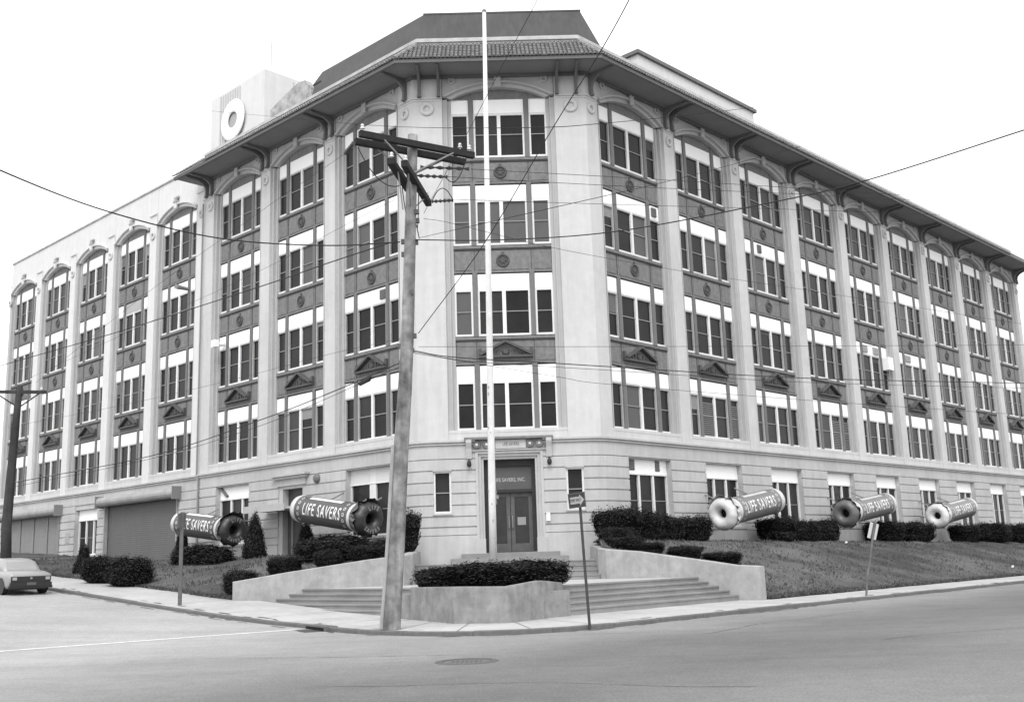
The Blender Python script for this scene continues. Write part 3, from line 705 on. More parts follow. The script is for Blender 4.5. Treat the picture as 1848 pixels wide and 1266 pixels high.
def solid(z0, z1, openings, s0, s1):
    iv = sorted((a, b) for a, b, c, d in openings if c < z1-.02 and d > z0+.02); out = []; x = s0
    for a, b in iv:
        if a > x+.02: out.append((x, a))
        x = max(x, b)
    if s1 > x+.02: out.append((x, s1))
    return out
for z0, z1 in zip(JO, JO[1:]):
    for a, b in solid(z0, z1, OPEN, 0, STOT):
        mb = MB(); g = .028 if z0 > 2 else 0.0
        strip(mb, sub(a, b), .0 if z0 > 2 else .03, -.052, z0+g, z1-g); mb.build('stone_course', STONE2, B)
zs = sorted(set([1.0, 2.55, 3.25, 4.86, 5.10, 5.28, 5.33]))
for z0, z1 in zip(zs, zs[1:]):
    for a, b in solid(z0, z1, OPEN, 0, STOT):
        mb = MB(); strip(mb, sub(a, b), -.05, -.41, z0, z1); mb.build('ground_wall', STONE2, B)
for a, b in solid(5.34, 5.86, OPEN[:1], 0, STOT):
    mb = MB(); strip(mb, sub(a, b), .0, -.40, 5.335, 5.86); mb.build('frieze', STONE2, B)
for a, b in solid(5.34, 5.99, OPEN[:1], 0, STOT):
    mb = MB(); strip(mb, sub(a, b), .07, -.40, 5.862, 5.90); strip(mb, sub(a, b), .035, -.40, 5.90, 5.96); strip(mb, sub(a, b), .12, -.40, 5.96, 6.04); mb.build('string_course', STONE2, B)
mb = MB(); strip(mb, sub(0, STOT), -.03, -.40, 6.041, ZT[2]-WH-.141); mb.build('sill_band', STONE, B)
# wing ground floor
WOPEN = [(-39.5,-31.3,1.6,5.25), (-29.3,-26.4,2.45,5.05), (-25.4,-17.35,1.6,5.38)]
for z0, z1 in zip(JO, JO[1:]):
    for a, b in solid(z0, z1, WOPEN, -41.0, -T_LEND):
        mb = MB(); g = .028 if z0 > 2 else 0; mb.box(a, b, -.35, -.30, z0+g, z1-g); fpart(mb, 'stone_course', 'W', STONE2)
zs = sorted(set([1.0,1.6,2.45,5.05,5.25,5.33]))
for z0, z1 in zip(zs, zs[1:]):
    for a, b in solid(z0, z1, WOPEN, -41.0, -T_LEND):
        mb = MB(); mb.box(a, b, -.30, .055, z0, z1); fpart(mb, 'ground_wall', 'W', STONE2)
mb = MB(); mb.box(-41, -T_LEND, -.35, .055, 5.332, 5.86); fpart(mb, 'frieze', 'W', STONE2)
mb = MB(); mb.box(-41, -T_LEND, -.42, .055, 5.862, 5.90); mb.box(-41, -T_LEND, -.385, .055, 5.90, 5.96); mb.box(-41, -T_LEND, -.47, .055, 5.96, 6.04); fpart(mb, 'string_course', 'W', STONE2)
mb = MB(); mb.box(-41, -T_LEND, -.32, .055, 6.041, ZT[2]-WH-.141); fpart(mb, 'sill_band', 'W', STONE)

# ground floor windows
def ground_window(face, a, b, n_l=3, z0=2.55, z1=5.28, split=False, vents=False):
    c = (a+b)/2; h = (b-a)/2; zp = z1 - .58; fr = MB()
    edges = [-h + 2*h*i/n_l for i in range(n_l+1)]
    for e in edges:
        w = .06 if not (split and abs(e) < .01) else .2
        fr.box(max(e-w, -h), min(e+w, h), -.08, .05, z0, zp-.06)
    fr.box(-h, h, -.10, .05, zp-.06, zp); fr.box(-h, h, -.10, .05, z0, z0+.08)
    for x0, x1 in zip(edges, edges[1:]): fr.box(x0+.06, x1-.06, -.03, .03, (z0+zp)/2-.03, (z0+zp)/2+.0, 1)
    if split: fr.box(-.2, .2, -.085, .05, zp, z1)
    w = fr.build('window', [WHITE, RAIL], B, FACE[face] @ Matrix.Translation((c, 0, 0)))
    for x0, x1 in zip(edges, edges[1:]):
        p = MB(); p.box(x0+.05, x1-.05, .0, .02, z0+.08, zp-.06); p.build('pane', random.choice(GL[:2]), w)
    for x0, x1 in ([(-h, h)] if not split else [(-h, -.2), (.2, h)]):
        p = MB(); p.box(x0+.005, x1-.005, -.09, .03, zp+.001, z1-.002); p.build('transom_panel', BLIND if not split else mat('cream panel', .6, .7), w)
    if vents:
        for x0, x1 in ((-h+.22,-h+.66),(h-.80,h-.52)):
            p = MB(); p.box(x0, x1, -.11, -.091, zp+.12, z1-.03); [p.box(x0, x1, -.14, -.11, zp+.16+i*.1, zp+.2+i*.1) for i in range(4)]
            p.build('vent', MULL, w)
    s = MB(); s.box(c-h-.05, c+h+.05, -.40, -.302, z0-.10, z0); fpart(s, 'window_sill', face, STONE2)
for i, (a, b) in enumerate(GW_R): ground_window('R', a, b, vents=(i == 0))
ground_window('L', *GW_L[0], n_l=2, split=True); ground_window('L', *GW_L[1]); ground_window('W', -29.3, -26.4, z0=2.45, z1=5.05)
# propped-open hopper and bracket on the left bay
mb = MB(); mb.add([(-13.35,-.12,5.2),(-12.75,-.12,4.78),(-12.65,-.16,4.84),(-13.25,-.16,5.26)], [(0,1,2,3)]); mb.prism([(-13.35,-.2,5.2),(-12.75,-.2,4.78),(-12.68,-.2,4.86),(-13.28,-.2,5.28)], [(-13.35,-.10,5.2),(-12.75,-.10,4.78),(-12.68,-.10,4.86),(-13.28,-.10,5.28)]); fpart(mb, 'hopper_stay', 'L', MULL)
# small sash windows either side of the entrance
for c in (-2.605, 2.525):
    mb = MB()
    for x0, x1 in ((-.345,-.27),(.27,.345)): mb.box(x0, x1, -.28, .05, 3.25, 4.86)
    mb.box(-.27,.27,-.28,.05,3.25,3.33); mb.box(-.27,.27,-.28,.05,4.80,4.86); mb.box(-.27,.27,-.20,.0,4.02,4.06,1)
    w = mb.build('window', [WHITE, RAIL], B, FACE['C'] @ Matrix.Translation((c,0,0)))
    p = MB(); p.box(-.27,.27,-.14,-.12,3.33,4.80); p.build('pane', GL[1], w)
    mb = MB(); mb.box(-.36,.36,-.39,-.352,4.86,4.90); mb.build('head', STONE2, w); mb = MB(); mb.box(-.38,.38,-.42,-.352,3.19,3.25); mb.build('sill', STONE2, w)
# AC units and vents in transom panels
for face, uc, z in (('R',1.815+1.6,ZT[4]-.3),('L',-1.77+.75,ZT[3]-.3),('R',1.815+10.8-.5,ZT[4]-.3),('R',1.815+4*5.398+.6,ZT[3]-.33),('R',1.815+5*5.398-.6,ZT[3]-.3),('R',1.815+4*5.398-.8,ZT[3]-.33)):
    w_ = .16 if face == 'L' or z == ZT[4]-.3 else .34
    mb = MB(); mb.box(uc-w_, uc+w_, -.12, -.056, z-.2, z+.2); [mb.box(uc-w_+.02, uc+w_-.02, -.14, -.12, z-.17+i*.09, z-.13+i*.09) for i in range(4)]; fpart(mb, 'vent', face, BLIND2 if w_ > .2 else MULL)
mb = MB(); mb.box(1.815+4*5.398+1.35, 1.815+4*5.398+1.95, -.45, -.06, ZT[3]-1.35, ZT[3]-.62); fpart(mb, 'air_conditioner', 'R', BLIND)

# ---- entrance
E_ = MB()
for sg in (-1, 1):
    for x0, x1, y in ((1.0,1.10,-.22),(1.10,1.21,-.30),(1.21,1.31,-.38)):
        a, b = sorted((sg*x0, sg*x1)); E_.box(a, b, y, .4, 2.25, 5.28 + (x1-1.0))
    a, b = sorted((sg*.98, sg*1.36)); E_.box(a, b, -.42, .4, 1.55, 2.249)
for z0, z1, x1, y in ((5.28,5.38,1.0,-.22),(5.381,5.49,1.10,-.30)): E_.box(-x1, x1, y, .4, z0, z1)
E_.box(-1.21,1.21,-.38,.4,5.491,5.59); E_.box(-1.45,1.45,-.44,.05,5.595,5.63)
en = E_.build('door_surround', ARCHM, B)
mb = MB(); mb.box(-1.42,1.42,-.40,.05,5.632,6.03); mb.box(-1.72,1.72,-.56,.05,6.032,6.12); mb.build('lintel', SPAN, en)
mb = MB(); mb.box(-.52,.66,-.425,-.40,5.66,6.0); tb_ = mb.build('name_tablet', STONE2, en)
tm = text_mesh('LIFE SAVERS', .17, .006, .72); tm.materials.append(SPAN); put('lettering', tm, tb_, Matrix.Translation((.08,-.428,5.83)) @ Matrix.Rotation(R_(90),4,'X'))
for x in (-1.24,-.86,.82,1.18):
    mb = MB(); mb.lathe([(0,-.07),(.05,-.075),(.07,-.03)], 12, 'Y', 1); mb.lathe([(.075,-.03),(.10,-.05),(.14,-.05),(.16,-.0)], 16, 'Y', 0); mb.build('rosette', [SPAN, STONE], en, Matrix.Translation((x,-.40,5.84)))
for sg in (-1, 1):
    mb = MB(); pr = [(.0,.0),(-.24,.0),(-.24,-.12),(-.14,-.34),(-.09,-.55),(-.06,-.72),(0,-.75)]; a, b = sorted((sg*1.44, sg*1.66)); mb.prism([(a,y-.352,z+6.03) for y,z in pr],[(b,y-.352,z+6.03) for y,z in pr]); mb.build('console', STONE2, en)
    mb = MB(); mb.lathe([(0,-.17),(.07,-.14),(.095,-.05),(.08,.04),(.03,.10),(.03,.16),(0,.16)], 14); mb.build('lantern', DOORM, en, Matrix.Translation((sg*1.55,-.50,5.14)))
mb = MB(); mb.box(-1.0,-.86,.10,.4,1.72,5.28); mb.box(.86,1.0,.10,.4,1.72,5.28); mb.box(-.86,.86,.10,.4,5.02,5.28); mb.box(-.86,.86,.10,.4,4.0,4.12); mb.box(-1.0,1.0,.42,.45,1.7,5.3); df = mb.build('door_frame', DOORM, en)
mb = MB(); mb.box(-.86,.86,.28,.30,4.12,5.02); tr = mb.build('transom_pane', mat('transom glass', .095, .25, .15, 1.2, .3), df)
tm = text_mesh('LIFE SAVERS, INC.', .20, .004, .80); tm.materials.append(mat('gilt lettering', .36, .5)); put('lettering', tm, tr, Matrix.Translation((0,.276,4.50)) @ Matrix.Rotation(R_(90),4,'X'))
for sg in (-1, 1):
    x0, x1 = sorted((sg*.01, sg*.855)); mb = MB(); w = .15
    mb.box(x0,x0+w,.26,.34,1.74,3.995); mb.box(x1-w,x1,.26,.34,1.74,3.995); mb.box(x0+w,x1-w,.26,.34,3.84,3.995); mb.box(x0+w,x1-w,.26,.34,1.74,2.05)
    dl = mb.build('door_leaf', mat('worn door bronze', .085, .45, .2, 4, .3), en); mb = MB(); mb.box(x0+w,x1-w,.30,.315,2.05,3.84); mb.build('pane', mat('door glass', .026, .12, .4, 1.5, .3), dl)
    mb = MB(); hx = sg*.07; mb.tube([(hx,.25,2.6),(hx,.19,2.65),(hx,.19,3.05),(hx,.25,3.1)], .02, 8); mb.build('handle', STEEL, dl)
    mb = MB(); mb.box(x0+w+.1,x1-w-.12,.285,.299,2.75,3.05); mb.build('notice', mat('door notice', .25, .6), dl) if sg > 0 else None
mb = MB(); mb.box(1.36,1.50,-.47,-.352,2.85,3.15); mb.build('intercom', BLIND, B)

# ---- side door on the left facade
mb = MB(); mb.box(-8.15,-7.85,-.30,.05,1.2,5.10); mb.box(-6.35,-6.05,-.30,.05,1.2,5.10); mb.box(-7.85,-6.35,-.30,.05,4.82,5.10); mb.box(-8.2,-6.0,-.40,-.301,4.95,5.25); mb.box(-8.35,-5.85,-.52,-.352,5.25,5.36); mb.box(-8.45,-5.75,-.62,-.352,5.36,5.45); sd = fpart(mb, 'side_doorway', 'L', STONE2)
mb = MB(); mb.box(-7.85,-6.35,.0,.02,4.05,4.82); mb.build('transom_pane', GL[2], sd)
mb = MB(); mb.box(-9.0,-5.9,-1.55,-.40,3.86,3.92); mb.box(-9.0,-5.9,-1.56,-1.52,3.80,4.10); mb.box(-8.2,-6.0,-.40,.04,3.92,4.05); mb.build('canopy', mat('canopy paint', .40, .7, .1, 3), sd)
mb = MB(); mb.box(-7.85,-6.35,-.02,.02,1.5,3.85); dd = mb.build('door_leaf', mat('side door paint', .09, .6, .1, 3), sd)
mb = MB(); mb.box(-7.5,-7.38,-.08,-.02,1.5,3.85); mb.box(-6.47,-6.35,-.1,-.02,1.5,3.85); mb.build('door_stile', STEEL, dd)
mb = MB(); mb.lathe([(0,-.16),(.12,-.14),(.20,-.06),(.22,.0),(0,.0)], 18, 'Y'); al = fpart(mb, 'alarm_bell', 'L', mat('bell iron', .14, .5, .1, 5)); al.matrix_basis = FACE['L'] @ Matrix.Translation((-5.2,-.36,5.12))
# drain pipe and conduit
mb = MB(); mb.tube([(-15.0,-.42,6.0),(-15.0,-.42,1.9)], .05, 8); mb.tube([(-15.1,-.46,20.0),(-15.1,-.46,6.0)], .04, 8); fpart(mb, 'downpipe', 'L', STEEL)
mb = MB(); mb.tube([(-17.3,-.2,15.98),(-17.0,-1.0,15.92)], [.09,.13], 10); mb.tube([(-17.3,.0,16.0),(-17.3,-.22,15.98)], .05, 8); fpart(mb, 'floodlight', 'W', STEEL)
mb = MB(); mb.tube([(-13.4,-.1,12.35),(-13.4,-.62,12.28)], .10, 10); mb.box(-13.6,-13.2,-.7,-.5,12.15,12.5); fpart(mb, 'floodlight', 'L', BLIND)

# ---- roll-up doors on the wing
def rollup(a, b, zt, m, panels):
    mb = MB(); k = 34
    for i in range(k):
        z0 = 1.55 + (zt-1.55)*i/k; z1 = 1.55 + (zt-1.55)*(i+1)/k; mb.prism([(a,-.17,z0+.004),(b,-.17,z0+.004),(b,-.177,(z0+z1)/2),(a,-.177,(z0+z1)/2)], [(a,-.17,z1),(b,-.17,z1),(b,-.14,z1),(a,-.14,z1)])
    mb.box(a, b, -.165, .04, 1.5, zt)
    r = fpart(mb, 'roller_door', 'W', m)
    mb = MB(); mb.tube([(a-.25,-.56,zt+.0),(b+.25,-.56,zt+.0)], .27, 14); mb.box(a-.25,b+.25,-.56,-.352,zt-.24,zt+.27); mb.build('shutter_housing', HOUS, r)
    for x in (a-.27, b+.27): mb = MB(); mb.box(x-.03,x+.03,-.86,-.352,zt-.33,zt+.32); mb.build('housing_end', mat('housing end', .2, .7), r)
    for x0, x1 in ((a-.04,a+.06),(b-.06,b+.04)): mb = MB(); mb.box(x0,x1,-.42,-.21,1.5,zt-.30); mb.build('guide_rail', STEEL if panels else HOUS, r)
    if panels:
        for i in range(1, 4): x = a+(b-a)*i/4; mb = MB(); mb.box(x-.05,x+.05,-.23,-.205,1.6,zt-.3); mb.build('door_seam', m, r)
rollup(-25.4, -17.35, 5.30, ROLLM, False); rollup(-39.5, -31.3, 5.17, ROLLP, True)
mb = MB(); mb.box(-30.4,-29.9,-.37,-.352,3.2,3.8); fpart(mb, 'wall_notice', 'W', mat('faded notice', .33, .8, .3, 9))
mb = MB(); mb.box(-40.5,-26.0,-2.2,-.36,1.2,2.05); dk = fpart(mb, 'loading_dock', 'W', mat('dock face', .02, .9)); 

# ================================================================== corner steps, walls, planter
QR = Vector((2.98,-4.5,0)); QL = Vector((-3.5,-4.5,0)); WR = PR(-3.55, 8.45); WL = PL(-.95, 8.1)
# landing and terrace
land = [QR, QR.lerp(WR, .62), PR(-10.9,6.12), Vector((-.3,-13.4,0)), PL(-8.9,6.12), QL.lerp(WL, .58), QL]
mb = MB(); mb.prism([(p.x,p.y,-.3) for p in land], [(p.x,p.y,.70) for p in land]); o = mb.build('landing', SIDE); tag(o, 'flat concrete landing between the lower and upper steps', 'landing', kind='structure')
up = thing('upper_steps', 'flight of four wide steps rising to the entrance terrace', 'steps', (0,-4.5,.70))
for i in range(4):
    mb = MB(); mb.box(-3.45, 2.93, .0 + i*.34, .0+(i+1)*.34 - .004, -.2, .165*(i+1)); mb.box(-3.45,2.93,i*.34-.025,i*.34-.0005,.165*(i+1)-.045,.165*(i+1)-.003); mb.build('step', STEPM, up)
mb = MB(); mb.box(-3.45,2.93,-3.14,-.36,.4,1.36); o = mb.build('terrace', SIDE); tag(o, 'small concrete terrace before the entrance doors', 'terrace', kind='structure')
ds = thing('door_steps', 'two low stone steps below the bronze entrance doors', 'steps', (0,-.5,1.36))
mb = MB(); mb.box(-2.3,2.1,-.85,.14,-.2,.17); mb.build('step', STEPM, ds); mb = MB(); mb.box(-1.9,1.8,-.45,.14,.171,.34); mb.box(-1.2,1.2,.141,.9,-.1,.36); mb.build('step', STEPM, ds)
def flight(label, fr, t_in, t_out, seedx):
    s = thing('lower_steps', label, 'steps', fr((t_in+t_out)/2, 7.0, 0), 0)
    o0 = s.location
    for i in range(5):
        f1, f0 = 7.75 - .33*i, 7.75 - .33*(i+1) + .003; z = .14*(i+1) - (0 if i < 4 else -.004)
        mb = MB(); te = t_out + .06*i
        for ff1, ff0, z0, z1 in ((f1, f0, -.35, z), (f1+.025, f1+.0005, z-.045, z-.003)):
            q = [fr(t_in, ff1), fr(te, ff1), fr(te, ff0), fr(t_in, ff0)]; mb.prism([(p.x-o0.x,p.y-o0.y,z0) for p in q], [(p.x-o0.x,p.y-o0.y,z1) for p in q])
        mb.build('step', STEPM, s)
flight('five long steps right of the planter, leading up from the pavement', PR, -12.3, -3.95, 1)
flight('long steps left of the planter, sinking into the rising pavement', PL, -9.6, -1.3, 2)
def cheek(name, label, pts, tops, th, base=-.4):
    # wall following plan points with a sloping top
    ns = right_normals(pts); mb = MB(); k = len(pts); rings = []
    for p, n_, z in zip(pts, ns, tops):
        a, b = p + n_*th/2, p - n_*th/2; rings.append([(a.x,a.y,base),(a.x,a.y,z-.03),(a.x*.92+b.x*.08,a.y*.92+b.y*.08,z),(a.x*.08+b.x*.92,a.y*.08+b.y*.92,z),(b.x,b.y,z-.03),(b.x,b.y,base)])
    flat = [v for r in rings for v in r]; q = 6
    mb.add(flat, [(i*q+j, i*q+(j+1)%q, (i+1)*q+(j+1)%q, (i+1)*q+j) for i in range(k-1) for j in range(q)] + [tuple(range(q)), tuple((k-1)*q+j for j in range(q))[::-1]])
    o = mb.build(name, CONC2); return tag(o, label, 'retaining wall')
def lerps(a, b, n_): return [a.lerp(b, i/n_) for i in range(n_+1)]
pr_ = [Vector((3.12,-.75,0)), Vector((3.10,-2.2,0)), Vector((3.08,-3.6,0)), Vector((3.08,-4.35,0)), Vector((3.25,-4.72,0))] + lerps(QR+Vector((.5,-.45,0)), WR, 6)[1:]
tr_ = [1.86,1.84,1.80,1.73,1.68] + [1.58,1.45,1.32,1.19,1.05,1.0]
cheek('cheek_wall', 'stained concrete cheek wall curving down right of the entrance steps', pr_, tr_, .34)
pl_ = [Vector((-3.62,-.75,0)), Vector((-3.62,-2.4,0)), Vector((-3.62,-4.2,0)), Vector((-3.80,-4.65,0))] + lerps(QL+Vector((-.5,-.4,0)), WL, 6)[1:]
tl_ = [1.86,1.83,1.76,1.70] + [1.60,1.49,1.38,1.27,1.14,1.02]
cheek('cheek_wall', 'stained concrete cheek wall descending left of the entrance steps', pl_, tl_, .34)
# low end block that closes the wall by the pavement
# planter
pt = thing('planter', 'faceted weathered concrete planter at the corner, holding the flagpole bed', 'planter', (-.6,-13.5,0))
def rel(p): return (p[0]+.6, p[1]+13.5)
outer = [(-2.86,-12.35),(-1.60,-14.85),(-.28,-15.25),(.62,-14.12),(1.2,-12.6),(.6,-11.2),(-.7,-10.7),(-2.1,-11.1)]
inn = [(x*.86+-.7*.14, y*.88+-12.9*.12) for x, y in outer]
mb = MB(); k = len(outer); vs_ = []
tops = [.80,.83,.81,.90,.80,.78,.78,.78]
for (x,y), z in zip(outer, tops): a, b = rel((x,y)); vs_ += [(a,b,-.3),(a,b,z-.04)]
for (x,y), (x2,y2), z in zip(outer, inn, tops): a, b = rel((x*.97+x2*.03,y*.97+y2*.03)); c, d_ = rel((x2,y2)); vs_ += [(a,b,z),(c,d_,z),(c,d_,.5)]
fs = []
for i in range(k):
    j = (i+1) % k; A = lambda q, s: q*2+s; Cc = lambda q, s: 2*k + q*3 + s
    fs += [(A(i,0),A(j,0),A(j,1),A(i,1)),(A(i,1),A(j,1),Cc(j,0),Cc(i,0)),(Cc(i,0),Cc(j,0),Cc(j,1),Cc(i,1)),(Cc(i,1),Cc(j,1),Cc(j,2),Cc(i,2))]
mb.add(vs_, fs); mb.build('wall', CONC, pt)
mb = MB(); q = [rel(p) for p in inn]; mb.prism([(x,y,.2) for x,y in q],[(x,y,.74) for x,y in q]); mb.build('soil', SOIL, pt)
mb = MB(); q = [rel(p) for p in ((.66,-14.02),(1.34,-13.22),(.9,-12.8),(.3,-13.5))]; mb.prism([(x,y,-.3) for x,y in q],[(x,y,.62) for x,y in q]); mb.build('end_block', CONC, pt)
mb = MB(); q = [rel(p) for p in ((-2.95,-12.3),(-3.3,-11.5),(-2.8,-11.2),(-2.4,-12.2))]; mb.prism([(x,y,-.3) for x,y in q],[(x,y,.60) for x,y in q]); mb.build('end_block', CONC, pt)
# flagpole
fp = thing('flagpole', 'tall white painted flagpole rising from the planter hedge', 'flagpole', (-.63,-12.0,.74))
mb = MB(); mb.tube([(0,0,0),(.02,0,2.5),(.04,0,4.2),(.10,0,9),(.19,0,16.9)], [.104,.10,.096,.084,.055], 14); mb.build('shaft', mat('white pole paint', .62, .5, .08, 5.0, .4, streak=.12), fp, smooth=True)
mb = MB(); random.seed(3)
for i in range(15):
    z = .9 + random.random()*5.4; a = random.uniform(-2.6,-.5); r_ = .098; mb.box(math.cos(a)*r_-.010, math.cos(a)*r_+.010, math.sin(a)*r_-.008, math.sin(a)*r_+.008, z, z+random.uniform(.03,.09))
stuff(mb.build('chipped_paint', mat('bare metal chip', .22, .8), fp))
mb = MB(); mb.box(.10,.20,-.03,.03,2.35,2.45); mb.tube([(.14,0,2.2),(.14,0,2.6)], .012, 6); mb.build('cleat', STEEL, fp)
mb = MB(); mb.lathe([(0,.09),(.05,.07),(.07,.02),(.05,-.03),(0,-.05)], 12); mb.build('finial', STEEL, fp, Matrix.Translation((.19,0,16.93)))

# ================================================================== shrubs
def shrub_mesh(kind, seed, leaves):
    rnd = random.Random(seed); core = MB(); lm = MB()
    def shape(th, ph):     # th azimuth, ph -pi/2..pi/2 ; returns unit-size point, base at z=0
        if kind == 'cone':
            h = (ph/math.pi + .5); r = .5*(1-h)**.62*(1 if h > .06 else .6 + h*6.6); return Vector((math.cos(th)*r, math.sin(th)*r, h))
        e = .55 if kind == 'block' else .72
        f = lambda x, p: math.copysign(abs(x)**p, x)
        c, s = math.cos(ph), math.sin(ph); z = .5 + .5*f(s, e)
        if kind == 'mound': z = max(0, f(max(s,-.2)+.2, .8)/1.16); c = math.cos(max(ph,-.1))
        tb_ = 1 - .22*max(0, .5-z)*2 if kind == 'block' else 1
        return Vector((.5*f(math.cos(th), .8)*f(c, e)*tb_, .5*f(math.sin(th), .8)*f(c, e)*tb_, z))
    def bump(p): return 1 + .16*noise.noise(p*3.2 + Vector((seed*3.1, 0, 0))) + .08*noise.noise(p*9 + Vector((0, seed, 0)))
    nu, nv = 20, 12; vs_ = []
    for j in range(nv+1):
        for i in range(nu):
            p = shape(2*math.pi*i/nu, -math.pi/2 + math.pi*j/nv); b = bump(p)*.94; vs_.append((p.x*b, p.y*b, p.z*b))
    core.add(vs_, [(j*nu+i, j*nu+(i+1)%nu, (j+1)*nu+(i+1)%nu, (j+1)*nu+i) for j in range(nv) for i in range(nu)])
    for _ in range(leaves):
        ph = math.asin(rnd.uniform(-.92, 1)) if kind != 'cone' else (rnd.random()**1.5 - .5)*math.pi
        th = rnd.uniform(0, 2*math.pi); p = shape(th, ph); b = bump(p)*(rnd.uniform(.92, 1.03) if rnd.random() < .88 else rnd.uniform(1.02, 1.10)); c = Vector((p.x*b, p.y*b, p.z*b))
        out = Vector((p.x, p.y, (p.z-.4)*1.1)); out = (out.normalized() + Vector((rnd.uniform(-.8,.8), rnd.uniform(-.8,.8), rnd.uniform(-.5,.9)))).normalized()
        t = out.orthogonal().normalized(); t = (Matrix.Rotation(rnd.uniform(0, 6.3), 3, out) @ t); b2 = out.cross(t); s = rnd.uniform(.018, .042)*(1.5 if rnd.random() < .1 else 1)
        lm.add([c - t*s*.5, c + b2*s*.5 , c + t*s*.6 + out*s*.5, c - b2*s*.5], [(0,1,2,3)], 0 if rnd.random() < .72 else 1)
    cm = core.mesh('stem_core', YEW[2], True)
    lmm = bpy.data.meshes.new('foliage'); lmm.from_pydata(lm.v, [], lm.f); lmm.materials.append(YEW[0]); lmm.materials.append(YEW[1]); lmm.polygons.foreach_set('material_index', lm.m)
    return cm, lmm
SH = {('block',i): shrub_mesh('block', i+1, 5200) for i in range(3)}; SH.update({('round',i): shrub_mesh('round', i+11, 4200) for i in range(3)}); SH.update({('cone',i): shrub_mesh('cone', i+21, 3600) for i in range(2)}); SH.update({('mound',i): shrub_mesh('mound', i+31, 6500) for i in range(2)})
STM = MB(); STM.tube([(0,0,-.12),(.02,0,.1),(0,.02,.4)], [.035,.03,.02], 6); STMM = STM.mesh('stem', WOODD)
def shrub(kind, i, x, y, z, w, h, label, dpt=None, rz=0.0, group='clipped evergreen shrubs round the building', sink=.04):
    nm = {'cone': 'conical_shrub', 'mound': 'low_hedge'}.get(kind, 'clipped_shrub')
    r = thing(nm, label, 'hedge' if kind == 'mound' else 'shrub', (x, y, z-sink), rz, group)
    S = Matrix.Diagonal((w*1.04, (dpt or w)*1.04, h*1.02, 1)); cm, lm = SH[(kind, i)]
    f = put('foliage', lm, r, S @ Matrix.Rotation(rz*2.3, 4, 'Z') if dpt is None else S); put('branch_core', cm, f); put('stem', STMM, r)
    return r
def zr(x, y): t, o_ = toR((x,y)); return lawn_r(t, o_)
def zl(x, y): t, o_ = toL((x,y)); return lawn_l(t, o_)
for kind, i, x, y, w, h, lab in [
    ('block',0,3.95,-1.75,1.65,1.22,'tall clipped shrub beside the terrace, right of the entrance'),
    ('block',1,5.15,-.45,1.35,1.15,'clipped shrub second from the entrance along the right facade'),
    ('round',0,6.05,.45,1.2,1.0,'rounded dark shrub third from the entrance on the right'),
    ('block',2,7.2,1.6,1.65,1.02,'block shaped shrub under the first inflated roll of the right facade'),
    ('round',1,3.7,-3.15,1.2,.55,'small low shrub in front of the tall shrub by the right cheek wall'),
    ('round',2,3.95,-3.9,1.25,.46,'low round shrub uppermost along the right cheek wall'),
    ('block',0,4.6,-4.1,1.25,.42,'flat low shrub second down the right cheek wall'),
    ('block',1,6.05,-3.55,1.15,.47,'flat low shrub third down the right cheek wall'),
    ('block',2,7.48,-2.97,1.30,.43,'lowest of the flat shrubs beside the right cheek wall'),
    ('block',0,11.9,6.4,1.65,1.10,'block shrub right of the first roll on the right facade'),
    ('round',1,13.65,8.4,1.35,1.0,'round shrub left of the grey holed roll'),
    ('round',2,14.95,9.75,1.45,1.08,'round shrub just under the grey candy end'),
    ('block',1,19.55,14.35,1.95,1.10,'block shrub behind the leaning sign post'),
    ('round',0,21.9,16.2,1.7,1.08,'round shrub left of the farthest white candy end'),
    ('block',2,26.4,20.6,1.65,1.05,'block shrub right of the farthest roll'),
    ('round',1,29.2,23.2,2.05,1.18,'wide round shrub second from the right frame edge'),
    ('block',0,31.6,25.2,1.6,1.15,'last block shrub at the right end of the facade')]:
    shrub(kind, i, x, y, zr(x,y), w, h, lab, rz=(x*1.7) % 6.28 if kind == 'round' else AR)
for kind, i, x, y, w, h, lab, dp in [
    ('cone',0,-10.75,3.9,1.02,1.85,'tallest dark conical shrub beside the left end of the far roll',None),
    ('cone',1,-15.9,11.0,1.0,1.45,'conical shrub behind the rear of the farthest left roll',None),
    ('cone',0,-8.55,3.65,.95,1.45,'conical shrub below the rear of the nearer left roll',None),
    ('cone',1,-18.15,4.6,.85,1.20,'conical shrub in front of the narrow wing window',None),
    ('mound',0,-13.1,4.55,3.9,.80,'long low hedge mound under the farthest left roll',1.6),
    ('mound',1,-6.6,-.95,4.2,.86,'long low hedge mound under the nearer left roll',1.7),
    ('round',0,-15.95,.75,1.32,.98,'left one of two round shrubs beside the left pavement',None),
    ('round',1,-14.4,-.6,1.62,1.02,'right one of two round shrubs beside the left pavement',None),
    ('round',2,-9.23,-4.75,1.05,.80,'round shrub at the low end of the left cheek wall',None),
    ('block',0,-8.17,-2.72,1.15,.66,'low block shrub lowest on the left bank above the wall',None),
    ('round',0,-6.57,-2.83,.95,.60,'small round shrub in the middle of the left bank row',None),
    ('block',1,-5.07,-3.35,1.2,.58,'low block shrub left of the wooden utility pole',None),
    ('block',2,-3.95,-2.1,1.1,1.42,'tall clipped shrub left of the entrance behind the pole',None),
    ('round',1,-4.55,-3.2,.85,.66,'small round shrub just behind the utility pole',None)]:
    shrub(kind, i, x, y, zl(x,y), w, h, lab, dp, rz=(-AL if dp or kind == 'block' else (x*1.7) % 6.28))
for kind, i, x, y, w, h, lab in [('round',2,-1.85,-12.0,1.75,.60,'left shrub of the planter hedge'),('block',1,-.62,-12.45,1.9,.66,'middle shrub of the planter hedge round the flagpole foot'),('round',0,.50,-12.1,1.75,.68,'right shrub of the planter hedge')]:
    shrub(kind, i, x, y, .74, w, h, lab, rz=x, group='shrubs in the corner planter')

